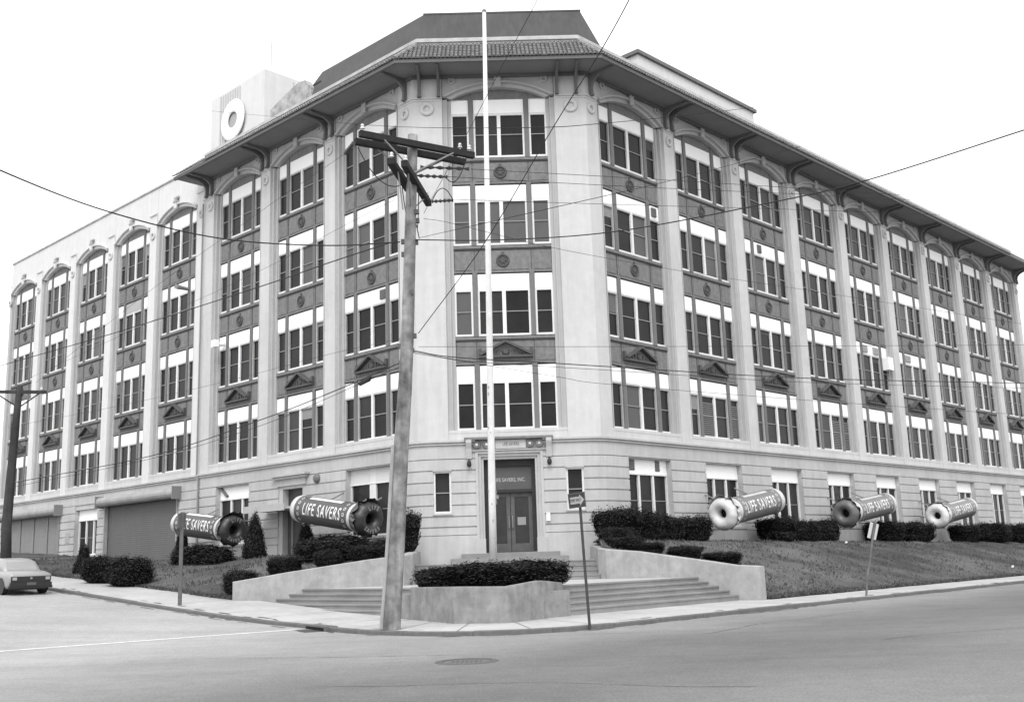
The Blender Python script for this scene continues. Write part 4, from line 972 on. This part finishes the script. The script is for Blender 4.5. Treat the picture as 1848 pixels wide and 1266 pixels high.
# ================================================================== giant candy rolls
RL, RR = 4.5, .555
def bend_text(body, size, sx, bold, r, ang0, xc, m, flip=1):
    me = text_mesh(body, size, bold, sx, 0.0, 1.22); bm = bmesh.new(); bm.from_mesh(me)
    ys = [v.co.y for v in bm.verts]; y0, y1 = min(ys), max(ys)
    for i in range(1, 9):
        y = y0 + (y1-y0)*i/9; bmesh.ops.bisect_plane(bm, geom=bm.verts[:]+bm.edges[:]+bm.faces[:], plane_co=(0,y,0), plane_no=(0,1,0))
    bmesh.ops.triangulate(bm, faces=bm.faces)
    for v in bm.verts:
        a = ang0 + v.co.y/r; v.co = Vector((xc + v.co.x, -math.cos(a)*r, math.sin(a)*r))
    bm.to_mesh(me); bm.free(); me.materials.append(m); return me
def face_text(body, size, r, a_mid, up, m, x, sgn):
    # letters set round the candy's end face (plane of constant x)
    objs = []; n_ = len(body); stepa = .30
    for i, ch in enumerate(body):
        off = (i-(n_-1)/2)*stepa*sgn
        a = a_mid - off if up else a_mid + off
        me = text_mesh(ch, size, .008, .8); bm = bmesh.new(); bm.from_mesh(me); rot = (a - math.pi/2) if up else (a + math.pi/2)
        for v in bm.verts:
            h, k = v.co.x, v.co.y; hh = h*math.cos(rot) - k*math.sin(rot) + r*math.cos(a); kk = h*math.sin(rot) + k*math.cos(rot) + r*math.sin(a)
            v.co = Vector((x, hh*1.0, kk))
        bm.to_mesh(me); bm.free(); me.materials.append(m); objs.append(me)
    return objs
def make_roll(label, front, body_m, candy_m, face, u_front, z_front, z_rear, off, emboss, seed, L=RL):
    rnd = random.Random(seed); u_rear = u_front - front*L; c = ((u_front+u_rear)/2, -off, (z_front+z_rear)/2)
    tilt = math.atan2((z_front-z_rear)*front, L)   # rotation about local Y raises +x
    r = thing('giant_candy_roll', label, 'candy roll', (0,0,0), group='giant candy rolls mounted along the facades')
    r.matrix_world = FACE[face] @ Matrix.Translation(c) @ Matrix.Rotation(-tilt, 4, 'Y')
    f = front; xe, xs = f*(L/2-.25), -f*L/2
    def cyl(prof, nm, m, smooth=True): mb = MB(); mb.lathe(prof, 36, 'X'); return mb.build(nm, m, r, smooth=smooth)
    w = cyl([(0,xs),(RR*.80,xs),(RR*.94,xs+f*.04),(RR*.99,xs+f*.14),(RR,xs+f*.25),(RR,xe-f*.15),(RR*.97,xe),(RR*.7,xe)], 'wrapper', body_m)
    cyl([(RR*.80,xs-f*.005),(RR*.955,xs+f*.03),(RR*1.003,xs+f*.14),(RR*1.004,xs+f*.34),(RR,xs+f*.345)], 'end_band', LSPALE)
    cyl([(RR*1.0,xe-f*.40),(RR*1.006,xe-f*.39),(RR*1.006,xe-f*.24),(RR,xe-f*.235)], 'front_band', LSPALE)
    # torn foil collar
    mb = MB(); k = 40; ring0 = []; ring1 = []
    for j in range(k):
        a = 2*math.pi*j/k; rr = RR*(1.02 + .05*rnd.random()); up_ = max(0, math.sin(a)); ln = .18 + .22*rnd.random() + .18*up_*rnd.random()
        ring0.append((xe-f*.22, RR*1.008*math.cos(a), RR*1.008*math.sin(a))); q = rr*(1.10 + .16*rnd.random() + .14*rnd.random()*up_); ring1.append((xe+f*ln*.9, q*math.cos(a)*1.06, q*math.sin(a)*1.06))
    mb.add(ring0+ring1, [(j,(j+1)%k,k+(j+1)%k,k+j) for j in range(k)]); mb.build('torn_foil', LSPALE if candy_m is not CAND_D else LSBODY, r)
    # candy with a hole, puffed and pinched
    mb = MB(); R0, ri, th = .665, .18, .30; prof = [(ri+(R0-ri)/2+(R0-ri)/2*math.cos(a*math.pi/8)*(1 if math.cos(a*math.pi/8) > 0 else 1), th*math.sin(a*math.pi/8)) for a in range(16)]
    mb.lathe([(q, h) for q, h in prof], 40, 'X', close=True)
    vv = []
    for x, y, z in mb.v:
        a = math.atan2(z, y); rad = math.hypot(y, z); k_ = 1 + .012*math.sin(a*11+seed) *(rad > .4) + .06*noise.noise(Vector((y*3, z*3, seed))); vv.append((x*k_ + f*(L/2-.02), y*k_, z*k_))
    mb.v = vv; cd = mb.build('candy_ring', candy_m, r, smooth=True)
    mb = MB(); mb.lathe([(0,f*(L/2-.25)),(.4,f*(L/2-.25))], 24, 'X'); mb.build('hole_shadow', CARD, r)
    # lettering on the street side
    put('lettering', bend_text('LIFE SAVERS', .70, .565*L/4.5, .008, RR*1.014, R_(6), -f*.06, LSWHITE), w)
    mb = MB(); a0, a1 = R_(58), R_(76); n_ = 6; xa, xb = -L/2+1.0, L/2-1.35
    if f < 0: xa, xb = -L/2+1.3, L/2-1.0
    vs_ = []
    for j in range(n_+1):
        a = a0+(a1-a0)*j/n_; vs_ += [(xa,-math.cos(a)*RR*1.008,math.sin(a)*RR*1.008),(xb,-math.cos(a)*RR*1.008,math.sin(a)*RR*1.008)]
    mb.add(vs_, [(2*j,2*j+1,2*j+3,2*j+2) for j in range(n_)]); mb.build('printed_stripe', LSWHITE if emboss else LSPALE, w)  # pale stripe along the upper side of the roll
    # printed rings near both ends
    for xx in (xs+f*.62, xe-f*.62):
        for kk in range(-2, 5):
            a = R_(8+kk*24)
            if kk in () : continue
            mb = MB(); mb.lathe([(.04,0),(.075,0)], 14, 'Y'); mb.build('printed_ring', LSPALE, w, Matrix.Rotation(-a, 4, 'X') @ Matrix.Translation((xx,-RR*1.012,0)))
    if emboss:
        for body, am, upf in (('LIFE', math.pi/2, True), ('SAVERS', -math.pi/2, False)):
            for me in face_text(body, .22, .455, am, upf, mat('embossed candy letter', .26, .5), f*(L/2+.30), f): put('lettering', me, cd)
    for x in (-L*.28, L*.28):
        mb = MB(); mb.tube([(x,RR*.9,-.1),(x,off-.36,-.1)], .05, 8); mb.tube([(x,RR*.8,.3),(x,off-.36,.75)], .03, 8); mb.build('wall_bracket', STEEL, r)
make_roll('giant candy roll with dark lettered end, nearest the entrance on the left facade', 1, LSBODY, CAND_D, 'L', .05, 3.13, 3.78, 1.75, True, 1)
make_roll('giant candy roll with dark lettered end, farther along the left facade', 1, LSBODY, CAND_D, 'L', -9.6, 3.12, 3.62, 1.75, True, 2, 4.6)
make_roll('giant candy roll with white holed end, nearest the entrance on the right facade', -1, LSBODY2, CAND_W, 'R', 4.72, 3.03, 3.64, 1.75, False, 3, 4.2)
make_roll('giant candy roll with dark grey holed end, middle one on the right facade', -1, LSBODY2, CAND_G, 'R', 15.4, 3.12, 3.66, 1.75, False, 4, 4.6)
make_roll('giant candy roll with white holed end, farthest along the right facade', -1, LSBODY2, CAND_W, 'R', 26.1, 3.08, 3.62, 1.75, False, 5, 4.6)

# ================================================================== utility poles and wires
up_ = thing('utility_pole', 'big leaning weathered wooden utility pole with dark double crossarm', 'utility pole', (-3.0,-16.2,-.03))
def pole_at(z): return Vector((interp([(-1,-.08),(0,0),(1.5,.13),(4.4,.31),(6.2,.46),(8.7,.56),(10.5,.63),(12,.69)], z), -.15*z/11.9, z))
mb = MB(); mb.tube([pole_at(z) for z in (-.2,0,.3,1.2,2.5,4,5.5,7,8.5,10,11.2,11.98)], [.232,.230,.220,.207,.194,.181,.168,.157,.147,.137,.130,.124], 16); mb.build('shaft', WOOD, up_, smooth=True)
mb = MB(); q = [pole_at(z)+Vector((-.20+.0045*z,-.12,0)) for z in (0,1,2.2,3,4.2)]; mb.tube(q, .045, 8); mb.build('cable_guard', mat('pale guard', .3, .8, .15, 4), up_)
ca = Vector((.86,.51,0)).normalized(); cp_ = Vector((-ca.y, ca.x, 0))
def arm(c, d, L_, w, nm, y_off):
    mb = MB(); p = Vector((-d.y, d.x, 0)); a, b = c - d*L_/2 + p*y_off, c + d*L_/2 + p*y_off; h = .075
    q0 = [a-p*w/2, b-p*w/2, b+p*w/2, a+p*w/2]; mb.prism([(v.x,v.y,v.z-h) for v in q0], [(v.x,v.y,v.z+h) for v in q0]); return mb.build(nm, TAR, up_)
c0 = pole_at(11.62) + Vector((.06,0,.03))
arm(c0, ca, 3.15, .14, 'crossarm', -.20); arm(c0+Vector((0,0,-.04)), ca, 3.05, .14, 'crossarm', .20)
a2 = Vector((.13,.99,0)).normalized(); c2 = pole_at(10.72)
arm(c2+Vector((-.25,-.45,.05)), a2, 1.95, .17, 'crossarm', 0); arm(c2+Vector((.13,.1,0)), a2, 2.95, .15, 'crossarm', 0)
mb = MB()
for sx in (-1, 1):
    for yo in (-.26, .26): mb.tube([c0+ca*sx*.95+cp_*yo+Vector((0,0,-.06)), pole_at(10.95)+cp_*yo*.6], .022, 6)
mb.tube([c2+a2*-1.0+Vector((.13,.1,-.05)), pole_at(10.0)], .02, 6); mb.tube([c2+a2*.9+Vector((.13,.1,-.05)), pole_at(10.0)], .02, 6); mb.tube([c2+Vector((-.25,-.9,0)), c2+Vector((-.15,-.8,-.95))], .018, 6)
mb.build('arm_brace', STEEL, up_)
def insulator(p, s=1.0):
    mb = MB(); mb.lathe([(0,.16),(.035,.155),(.045,.11),(.03,.10),(.055,.06),(.06,.04),(.025,.03),(.014,-.06),(0,-.06)], 10); mb.build('insulator', PORC, up_, Matrix.Translation(p) @ Matrix.Scale(s, 4))
for k in (-1.5,-1.38,1.18,1.45): insulator(c0 + ca*k + cp_*(-.2 if k != -1.38 else .2) + Vector((0,0,.10)))
for c, k in ((c2+Vector((-.25,-.45,.05)),-.85),(c2+Vector((.13,.1,0)),-1.3),(c2+Vector((.13,.1,0)),1.25)): insulator(c + a2*k + Vector((0,0,.1)))
def strain(p, q):
    mb = MB(); v = Vector(q)-Vector(p); n_ = 5; mb.tube([Vector(p)+v*i/10 for i in range(11)], [.018 if i % 2 else .055 for i in range(11)], 8); mb.build('strain_insulator', mat('brown porcelain', .06, .4), up_)
off0 = Vector((-3.0,-16.2,-.03))
for p, q in (((-2.15,-16.05,11.22),(-.95,-15.62,11.30)),((-2.3,-16.1,10.98),(-1.5,-15.75,11.05)),((-1.95,-14.85,10.72),(-1.4,-14.75,10.77)),((-3.7,-17.1,11.47),(-3.95,-16.7,11.38))): strain(Vector(p)-off0, Vector(q)-off0)
mb = MB()
def loop(a, b, sag, n_=10):
    a, b = Vector(a)-off0, Vector(b)-off0; return [a.lerp(b, i/n_) + Vector((0,0,-4*sag*(i/n_)*(1-i/n_))) for i in range(n_+1)]
for a, b, s_ in (((-3.6,-17.0,11.4),(-2.6,-16.6,10.55),.35),((-2.5,-16.2,10.5),(-2.2,-16.2,9.3),-.1),((-1.0,-15.8,11.5),(-1.55,-15.75,11.07),.35),((-1.95,-14.85,10.72),(-1.4,-14.75,10.77),-.35),((-2.6,-16.3,10.6),(-2.35,-16.2,8.9),.15),((-2.2,-16.1,10.7),(-2.25,-16.1,9.6),.2)): mb.tube(loop(a, b, s_), .013, 5)
mb.build('jumper_wire', WIRE, up_)
mb = MB()
for z, a in ((9.2,.6),(8.9,2.6),(9.75,.4),(6.85,.4),(6.5,.9),(6.2,2.4),(9.22,2.8),(6.6,2.9),(7.9,-1.2),(9.95,-.5)):
    p = pole_at(z) + Vector((math.cos(a),math.sin(a)*.5-.1,0))*.17; mb = MB(); mb.box(p.x-.06,p.x+.06,p.y-.05,p.y+.05,p.z-.05,p.z+.06); mb.build('pole_hardware', IRON, up_)
def far_z(): return road_z(PL(13.4,9.9))+.13
fz = far_z(); f2 = thing('utility_pole', 'distant dark utility pole with crossarm at the left edge beyond the parked car', 'utility pole', (-20.75,3.2,fz))
mb = MB(); mb.tube([(0,0,-.2),(-.1,0,2),(.02,0,6),(.12,0,9.35-fz)], [.22,.20,.155,.115], 12); mb.build('shaft', WOODD, f2, smooth=True)
mb = MB(); mb.prism([(-1.0,-.35,9.0-fz),(1.15,.15,9.0-fz),(1.15,.27,9.0-fz),(-1.0,-.23,9.0-fz)], [(-1.0,-.35,9.13-fz),(1.15,.15,9.13-fz),(1.15,.27,9.13-fz),(-1.0,-.23,9.13-fz)]); mb.build('crossarm', WOODD, f2)
mb = MB(); mb.tube([(.9,.12,9.0-fz),(.12,0,8.4-fz)], .03, 6); mb.tube([(-.75,-.25,9.0-fz),(.1,0,8.4-fz)], .03, 6); mb.build('arm_brace', WOODD, f2)
for x in (-.85, .95): mb = MB(); mb.lathe([(0,.16),(.05,.14),(.06,.05),(.02,0)], 8); mb.build('insulator', PORC, f2, Matrix.Translation((x, x*.23, 9.13-fz)))
def crom(pts, n_=8):
    P = [Vector(p) for p in pts]; P = [P[0]*2-P[1]] + P + [P[-1]*2-P[-2]]; out = []
    for i in range(1, len(P)-2):
        for k_ in range(n_):
            t = k_/n_; a, b, c, d = P[i-1], P[i], P[i+1], P[i+2]; out.append(.5*((2*b) + (c-a)*t + (2*a-5*b+4*c-d)*t*t + (3*b-a-3*c+d)*t**3))
    return out + [P[-2]]
WIRES = [
 ('heavy wire rising from the big pole towards the upper left frame edge',.019,[(-2.67,-16.30,9.19),(-4.35,-17.00,8.94),(-6.37,-18.80,8.61),(-7.86,-21.50,8.36),(-8.36,-25.00,7.91),(-8.62,-27.00,7.81)]),
 ('heavy wire swinging from the big pole to the right frame edge',.017,[(-2.56,-16.30,9.25),(-0.25,-16.80,9.02),(2.51,-18.00,8.78),(5.65,-20.00,8.71),(7.07,-21.50,8.59),(9.00,-24.00,8.54),(9.93,-25.00,8.58)]),
 ('straight wire climbing steeply across the corner to the top frame edge',.012,[(-2.25,-16.30,6.88),(-0.60,-18.60,8.36),(0.91,-21.50,9.91),(1.65,-23.60,10.39),(1.97,-25.50,10.37),(2.16,-27.00,10.33)]),
 ('thin wire climbing past the flagpole top',.007,[(-2.07,-16.30,9.91),(-0.81,-19.20,10.90),(-0.03,-21.80,11.20),(0.49,-24.00,11.15),(0.67,-25.50,10.90)]),
 ('topmost wire crossing the fifth floor windows',.012,[(-16.0,-13.8,15.0),(-8.78,-15.50,13.32),(-7.52,-15.80,12.99),(-5.40,-16.40,12.48),(-3.33,-17.10,11.93),(-1.47,-17.30,11.72),(0.96,-17.60,11.54),(2.13,-18.00,11.42),(3.87,-18.80,11.21),(5.27,-19.60,11.01),(6.87,-20.50,10.79),(11.5,-23.0,10.3)]),
 ('upper of three close wires running right below the crossarm',.009,[(-0.89,-15.60,11.30),(3.15,-14.00,11.56),(8.57,-11.50,12.01),(15.67,-8.00,12.66),(21.90,-5.00,13.22)]),
 ('middle of three close wires running right below the crossarm',.009,[(-1.73,-15.80,11.06),(3.17,-13.80,11.38),(8.56,-11.50,11.82),(15.66,-8.00,12.55),(21.89,-5.00,13.15)]),
 ('lowest of three close wires running right below the crossarm',.008,[(-1.65,-14.90,10.76),(3.20,-13.30,11.02),(8.88,-11.00,11.49),(15.60,-8.00,12.09),(21.83,-5.00,12.69)]),
 ('wire rising gently right from the big pole across the fourth floor',.011,[(-2.18,-16.20,9.32),(1.08,-17.60,9.53),(3.68,-19.00,9.62),(5.90,-20.60,9.65),(6.81,-21.30,9.63),(8.28,-22.50,9.64),(11.0,-24.6,9.7)]),
 ('level thin wire along the foot of the third floor windows',.007,[(-2.26,-16.20,6.57),(2.91,-14.00,6.86),(8.50,-12.00,7.11),(16.17,-9.00,7.52),(19.42,-8.00,7.66)]),
 ('thick low cable running right above the second floor',.015,[(-2.36,-16.20,6.47),(-1.40,-15.80,6.36),(1.17,-14.40,6.39),(2.66,-13.50,6.42),(9.02,-10.00,6.51),(18.04,-5.00,6.91),(22.16,-3.00,7.04)]),
 ('thin wire just under the thick low cable',.008,[(-2.36,-16.20,6.44),(-1.01,-15.60,6.28),(1.17,-14.40,6.29),(2.65,-13.50,6.32),(9.01,-10.00,6.38),(18.02,-5.00,6.74),(22.14,-3.00,6.87)]),
 ('lowest thin wire running right across the second floor windows',.007,[(-2.36,-16.20,6.41),(1.16,-14.40,6.04),(2.64,-13.50,5.94),(8.96,-10.00,5.84),(17.90,-5.00,5.80),(21.98,-3.00,5.76)]),
 ('thin service wire sloping down right across the facade',.007,[(-2.09,-16.20,9.81),(-1.37,-15.80,9.79),(1.23,-14.00,9.62),(5.14,-11.00,9.70),(10.18,-7.00,9.97),(20.87,0.00,10.05),(25.97,3.00,9.96)]),
 ('heavy wire descending left from the big pole to the distant pole top',.020,[(-2.75,-16.30,9.23),(-4.87,-13.80,9.42),(-7.35,-10.50,9.73),(-14.40,-2.50,10.29),(-21.67,3.50,10.28)]),
 ('thick low cable descending left from the pole, upper of a pair',.018,[(-2.63,-16.20,6.22),(-4.53,-13.30,6.10),(-7.68,-9.00,5.89),(-13.03,-3.00,5.51),(-20.69,2.80,5.18)]),
 ('thin low cable descending left from the pole, lower of a pair',.010,[(-2.66,-16.20,6.11),(-3.90,-14.50,5.99),(-7.68,-9.00,5.71),(-13.02,-3.00,5.41),(-20.68,2.80,5.00)]),
 ('thin wire from the left end of the crossarm to the distant pole',.006,[(-3.60,-17.10,11.42),(-5.20,-14.50,11.61),(-7.14,-11.50,11.77),(-13.44,-3.50,11.23),(-19.52,2.20,9.27)]),
 ('thin wire from the lower crossarm to the distant pole',.006,[(-2.77,-16.50,10.22),(-4.69,-14.00,10.24),(-7.34,-10.50,10.24),(-13.40,-3.50,10.19),(-20.66,2.70,9.27)]),
 ('thin wire crossing the left facade at second floor height',.006,[(-2.65,-16.20,6.79),(-5.00,-13.00,7.07),(-9.42,-7.00,7.44),(-15.21,-1.00,7.64),(-20.79,2.70,7.52)])]
for lab, r_, pts in WIRES:
    cp = crom(pts); rr = [r_]*len(cp) if len(lab) and not lab.startswith(('topmost','wire rising gently')) else [max(.0035, r_*min(1, 1.0 - abs(p.x-1.0)/9.5)) for p in cp]  # two wires thin outwards, shaped to imitate fading into the glare of the sky
    mb = MB(); mb.tube(cp, [q*.82 for q in rr], 6); o = mb.build('overhead_wire', WIRE, smooth=True); tag(o, lab, 'wire', 'overhead wires')
mb = MB(); mb.tube([(-3.55,-15.05,6.08),(-3.62,-14.95,6.02),(-3.9,-14.45,6.0),(-3.98,-14.3,6.05)], [.02,.06,.06,.02], 8); o = mb.build('cable_splice', WIRE); tag(o, 'black splice sleeve hanging on the low left cable', 'cable splice')

# ================================================================== signs and posts
sg_ = thing('one_way_sign', 'black one way arrow sign on a thin dark post at the corner kerb', 'sign', (1.52,-17.15,-.03))
mb = MB(); q = [Vector((0,0,-.1)), Vector((-.055,0,1.3)), Vector((-.11,0,2.92))]; mb.tube(q, .032, 8); mb.build('post', mat('dark post', .05, .7, .2, 5), sg_)
SM = Matrix.Translation((-.17,-.05,2.74)) @ Matrix.Rotation(R_(-4), 4, 'Y') @ Matrix.Rotation(R_(-40), 4, 'Z') @ Matrix.Scale(.92, 4)
mb = MB(); mb.box(-.26,.26,-.004,.004,-.185,.185); pl0 = mb.build('plate', SIGNB, sg_, SM)
mb = MB(); ar = [(-.20,-.085),(.09,-.085),(.09,-.14),(.225,0),(.09,.14),(.09,.085),(-.20,.085)]; mb.prism([(x,-.0075,z) for x,z in ar], [(x,-.0045,z) for x,z in ar]); mb.build('arrow', mat('dulled sign white', .33, .6, .1, 9), pl0)
mb = MB()
for x0,x1,z0,z1 in ((-.25,.25,.168,.175),(-.25,.25,-.175,-.168),(-.25,-.243,-.168,.168),(.243,.25,-.168,.168)): mb.box(x0,x1,-.0075,-.0045,z0,z1)
mb.build('border', mat('sign border', .2, .6), pl0)
tm = text_mesh('ONE WAY', .105, .003, .68); tm.materials.append(SIGNB); put('lettering', tm, pl0, Matrix.Translation((-.035,-.009,0)) @ Matrix.Rotation(R_(90),4,'X'))
rp_ = PR(-.54,10.3); ls = thing('leaning_sign', 'bent leaning post with a white sign seen from behind on the right kerb', 'sign', (rp_.x,rp_.y,-.03))
mb = MB(); mb.tube([(0,0,-.1),(.10,.02,.55),(.24,.05,1.0),(.42,.10,1.75),(.58,.14,2.28)], .035, 8); mb.build('post', mat('grey post', .12, .7, .3, 5), ls)
mb = MB(); mb.box(-.17,.17,.04,.05,-.26,.26); mb.build('plate', SIGNW, ls, Matrix.Translation((.50,.13,2.0)) @ Matrix.Rotation(R_(17), 4, 'Y') @ Matrix.Rotation(R_(20),4,'Z'))
mb = MB(); mb.box(-.055,.055,.02,.038,-.27,.27); mb.build('backing_bar', mat('grey post', .12), ls, Matrix.Translation((.50,.13,2.0)) @ Matrix.Rotation(R_(17), 4, 'Y') @ Matrix.Rotation(R_(20),4,'Z'))
lp_ = PL(-1.3,10.2); z_ = road_z(lp_)+.13; lpst = thing('street_post', 'plain grey steel post standing on the left pavement', 'post', (lp_.x,lp_.y,z_))
mb = MB(); mb.box(-.055,.055,-.03,.03,-.1,2.84); mb.build('channel_post', mat('weathered post', .10, .7, .2, 5), lpst); mb = MB(); mb.box(-.02,.02,-.25,.2,2.35,2.80); mb.build('edge_on_plate', mat('weathered post', .10), lpst, Matrix.Rotation(R_(-14),4,'Z'))

# ================================================================== parked car
cpos = PL(7.4, 12.1); heading = math.atan2(dL.y, dL.x)
pitch = math.atan((road_z(PL(9.5,12.3))-road_z(PL(6,12.3)))/3.5)
car = thing('parked_car', 'pale two door coupe parked at the kerb, dark tail panel towards the camera', 'car', (0,0,0))
car.matrix_world = Matrix.Translation((cpos.x,cpos.y,road_z(cpos))) @ Matrix.Rotation(heading,4,'Z') @ Matrix.Rotation(-pitch,4,'Y') @ Matrix.Diagonal((.92,.90,.86,1))
def loft(secs, mats, nm, parent, mis=None, smooth=True):
    mb = MB(); k = len(secs[0]); vs_ = [p for s_ in secs for p in s_]; fs = [(i*k+j, i*k+(j+1)%k, (i+1)*k+(j+1)%k, (i+1)*k+j) for i in range(len(secs)-1) for j in range(k)]; fs += [tuple(range(k)), tuple((len(secs)-1)*k+j for j in range(k))[::-1]]
    mb.add(vs_, fs); return mb.build(nm, mats, parent, smooth=smooth)
def sec(x, w, zb, zs, zt, wt): return [(x,-w*.93,zb),(x,-w,zb+.12),(x,-w,zs-.10),(x,-w*.985,zs),(x,-wt,zt),(x,0,zt+.015),(x,wt,zt),(x,w*.985,zs),(x,w,zs-.10),(x,w,zb+.12),(x,w*.93,zb)]
body = loft([sec(-2.08,.72,.36,.76,.80,.62), sec(-2.0,.80,.28,.80,.86,.68), sec(-1.6,.83,.24,.83,.90,.70), sec(-.9,.84,.22,.85,.91,.72), sec(.6,.84,.22,.86,.91,.72), sec(1.4,.82,.24,.80,.86,.70), sec(2.0,.78,.28,.70,.74,.64), sec(2.1,.70,.36,.64,.66,.6)], CARP, 'body', car)
def csec(x, w, z): return [(x,-w,.88),(x,-w*.98,.88+(z-.88)*.5),(x,-w*.84,z-.03),(x,-w*.7,z),(x,w*.7,z),(x,w*.84,z-.03),(x,w*.98,.88+(z-.88)*.5),(x,w,.88)]
cab = loft([csec(-1.30,.70,.90), csec(-.85,.73,1.28), csec(-.4,.74,1.345), csec(.25,.74,1.345), csec(.55,.73,1.28), csec(1.15,.70,.90)], CARP, 'roof', car)
def quad(nm, pts, m, parent=car): mb = MB(); mb.add(pts, [tuple(range(len(pts)))]); return mb.build(nm, m, parent)
quad('rear_window', [(-1.26,-.55,.945),(-1.26,.55,.945),(-.905,.50,1.255),(-.905,-.50,1.255)], CARGL, cab)
quad('windscreen', [(1.14,-.55,.93),(.60,-.50,1.27),(.60,.50,1.27),(1.14,.55,.93)], CARG, cab)
for sgn in (-1, 1): quad('side_window', [(-.62,sgn*.738,.93),(.85,sgn*.725,.93),(.42,sgn*.655,1.29),(-.45,sgn*.655,1.30)], CARG, cab)
mb = MB(); mb.box(-2.105,-2.02,-.74,.74,.48,.745); mb.box(-2.16,-2.05,-.78,.78,.36,.50); mb.build('tail_panel', CARD, car)
mb = MB(); mb.box(-2.14,-2.04,-.82,.82,.28,.37); mb.build('rear_valance', CARD, car)
for y in (-.62,.62): mb = MB(); mb.box(-2.13,-2.10,y-.08,y+.08,.60,.72); mb.build('tail_lamp', LAMP, car)
mb = MB(); mb.box(-2.18,-2.161,-.17,.17,.40,.51); mb.build('number_plate', mat('plate grey', .10, .6), car)
mb = MB(); mb.lathe([(0,-.01),(.05,-.01),(.05,0)], 12, 'X'); mb.build('badge', STEEL, car, Matrix.Translation((-2.107,0,.67)))
for x in (-1.38, 1.30):
    for y in (-.72, .72):
        mb = MB(); mb.lathe([(.17,-.09),(.28,-.095),(.305,-.06),(.305,.06),(.28,.095),(.17,.09)], 20, 'Y'); wh = mb.build('wheel', TYRE, car, Matrix.Translation((x,y,.305)), True)
        mb = MB(); mb.lathe([(0,-.07),(.16,-.06),(.175,-.085),(.175,.085),(.16,.06),(0,.07)], 18, 'Y'); mb.build('rim', STEEL, wh)
        mb = MB(); mb.lathe([(0,.0),(.34,0)], 18, 'Y'); mb.build('wheel_arch', CARD, car, Matrix.Translation((x,math.copysign(.842,y),.33)))
mb = MB(); mb.box(-1.9,1.9,-.70,.70,.20,.30); mb.build('underbody', CARD, car)

# small litter on the right bank
for i, (t, f, s_) in enumerate([(20.6,7.4,.06),(27.5,7.6,.09),(30.2,7.7,.07),(13.5,2.6,.06)]):
    p = PR(t, f, lawn_r(t, f)+.05); mb = MB(); mb.add([(-s_,0,0),(s_,-s_*.4,.02),(s_*.9,s_*.3,.11),(-s_*.6,s_*.5,.09)], [(0,1,2,3)]); o = mb.build('paper_scrap', SIGNW); o.location = p; tag(o, ['scrap of white paper low on the bank, right of the leaning sign','larger scrap of white paper near the far end of the bank','farthest white paper scrap by the right pavement','scrap of white paper by the shrubs on the bank crest'][i], 'litter', 'paper scraps on the bank')
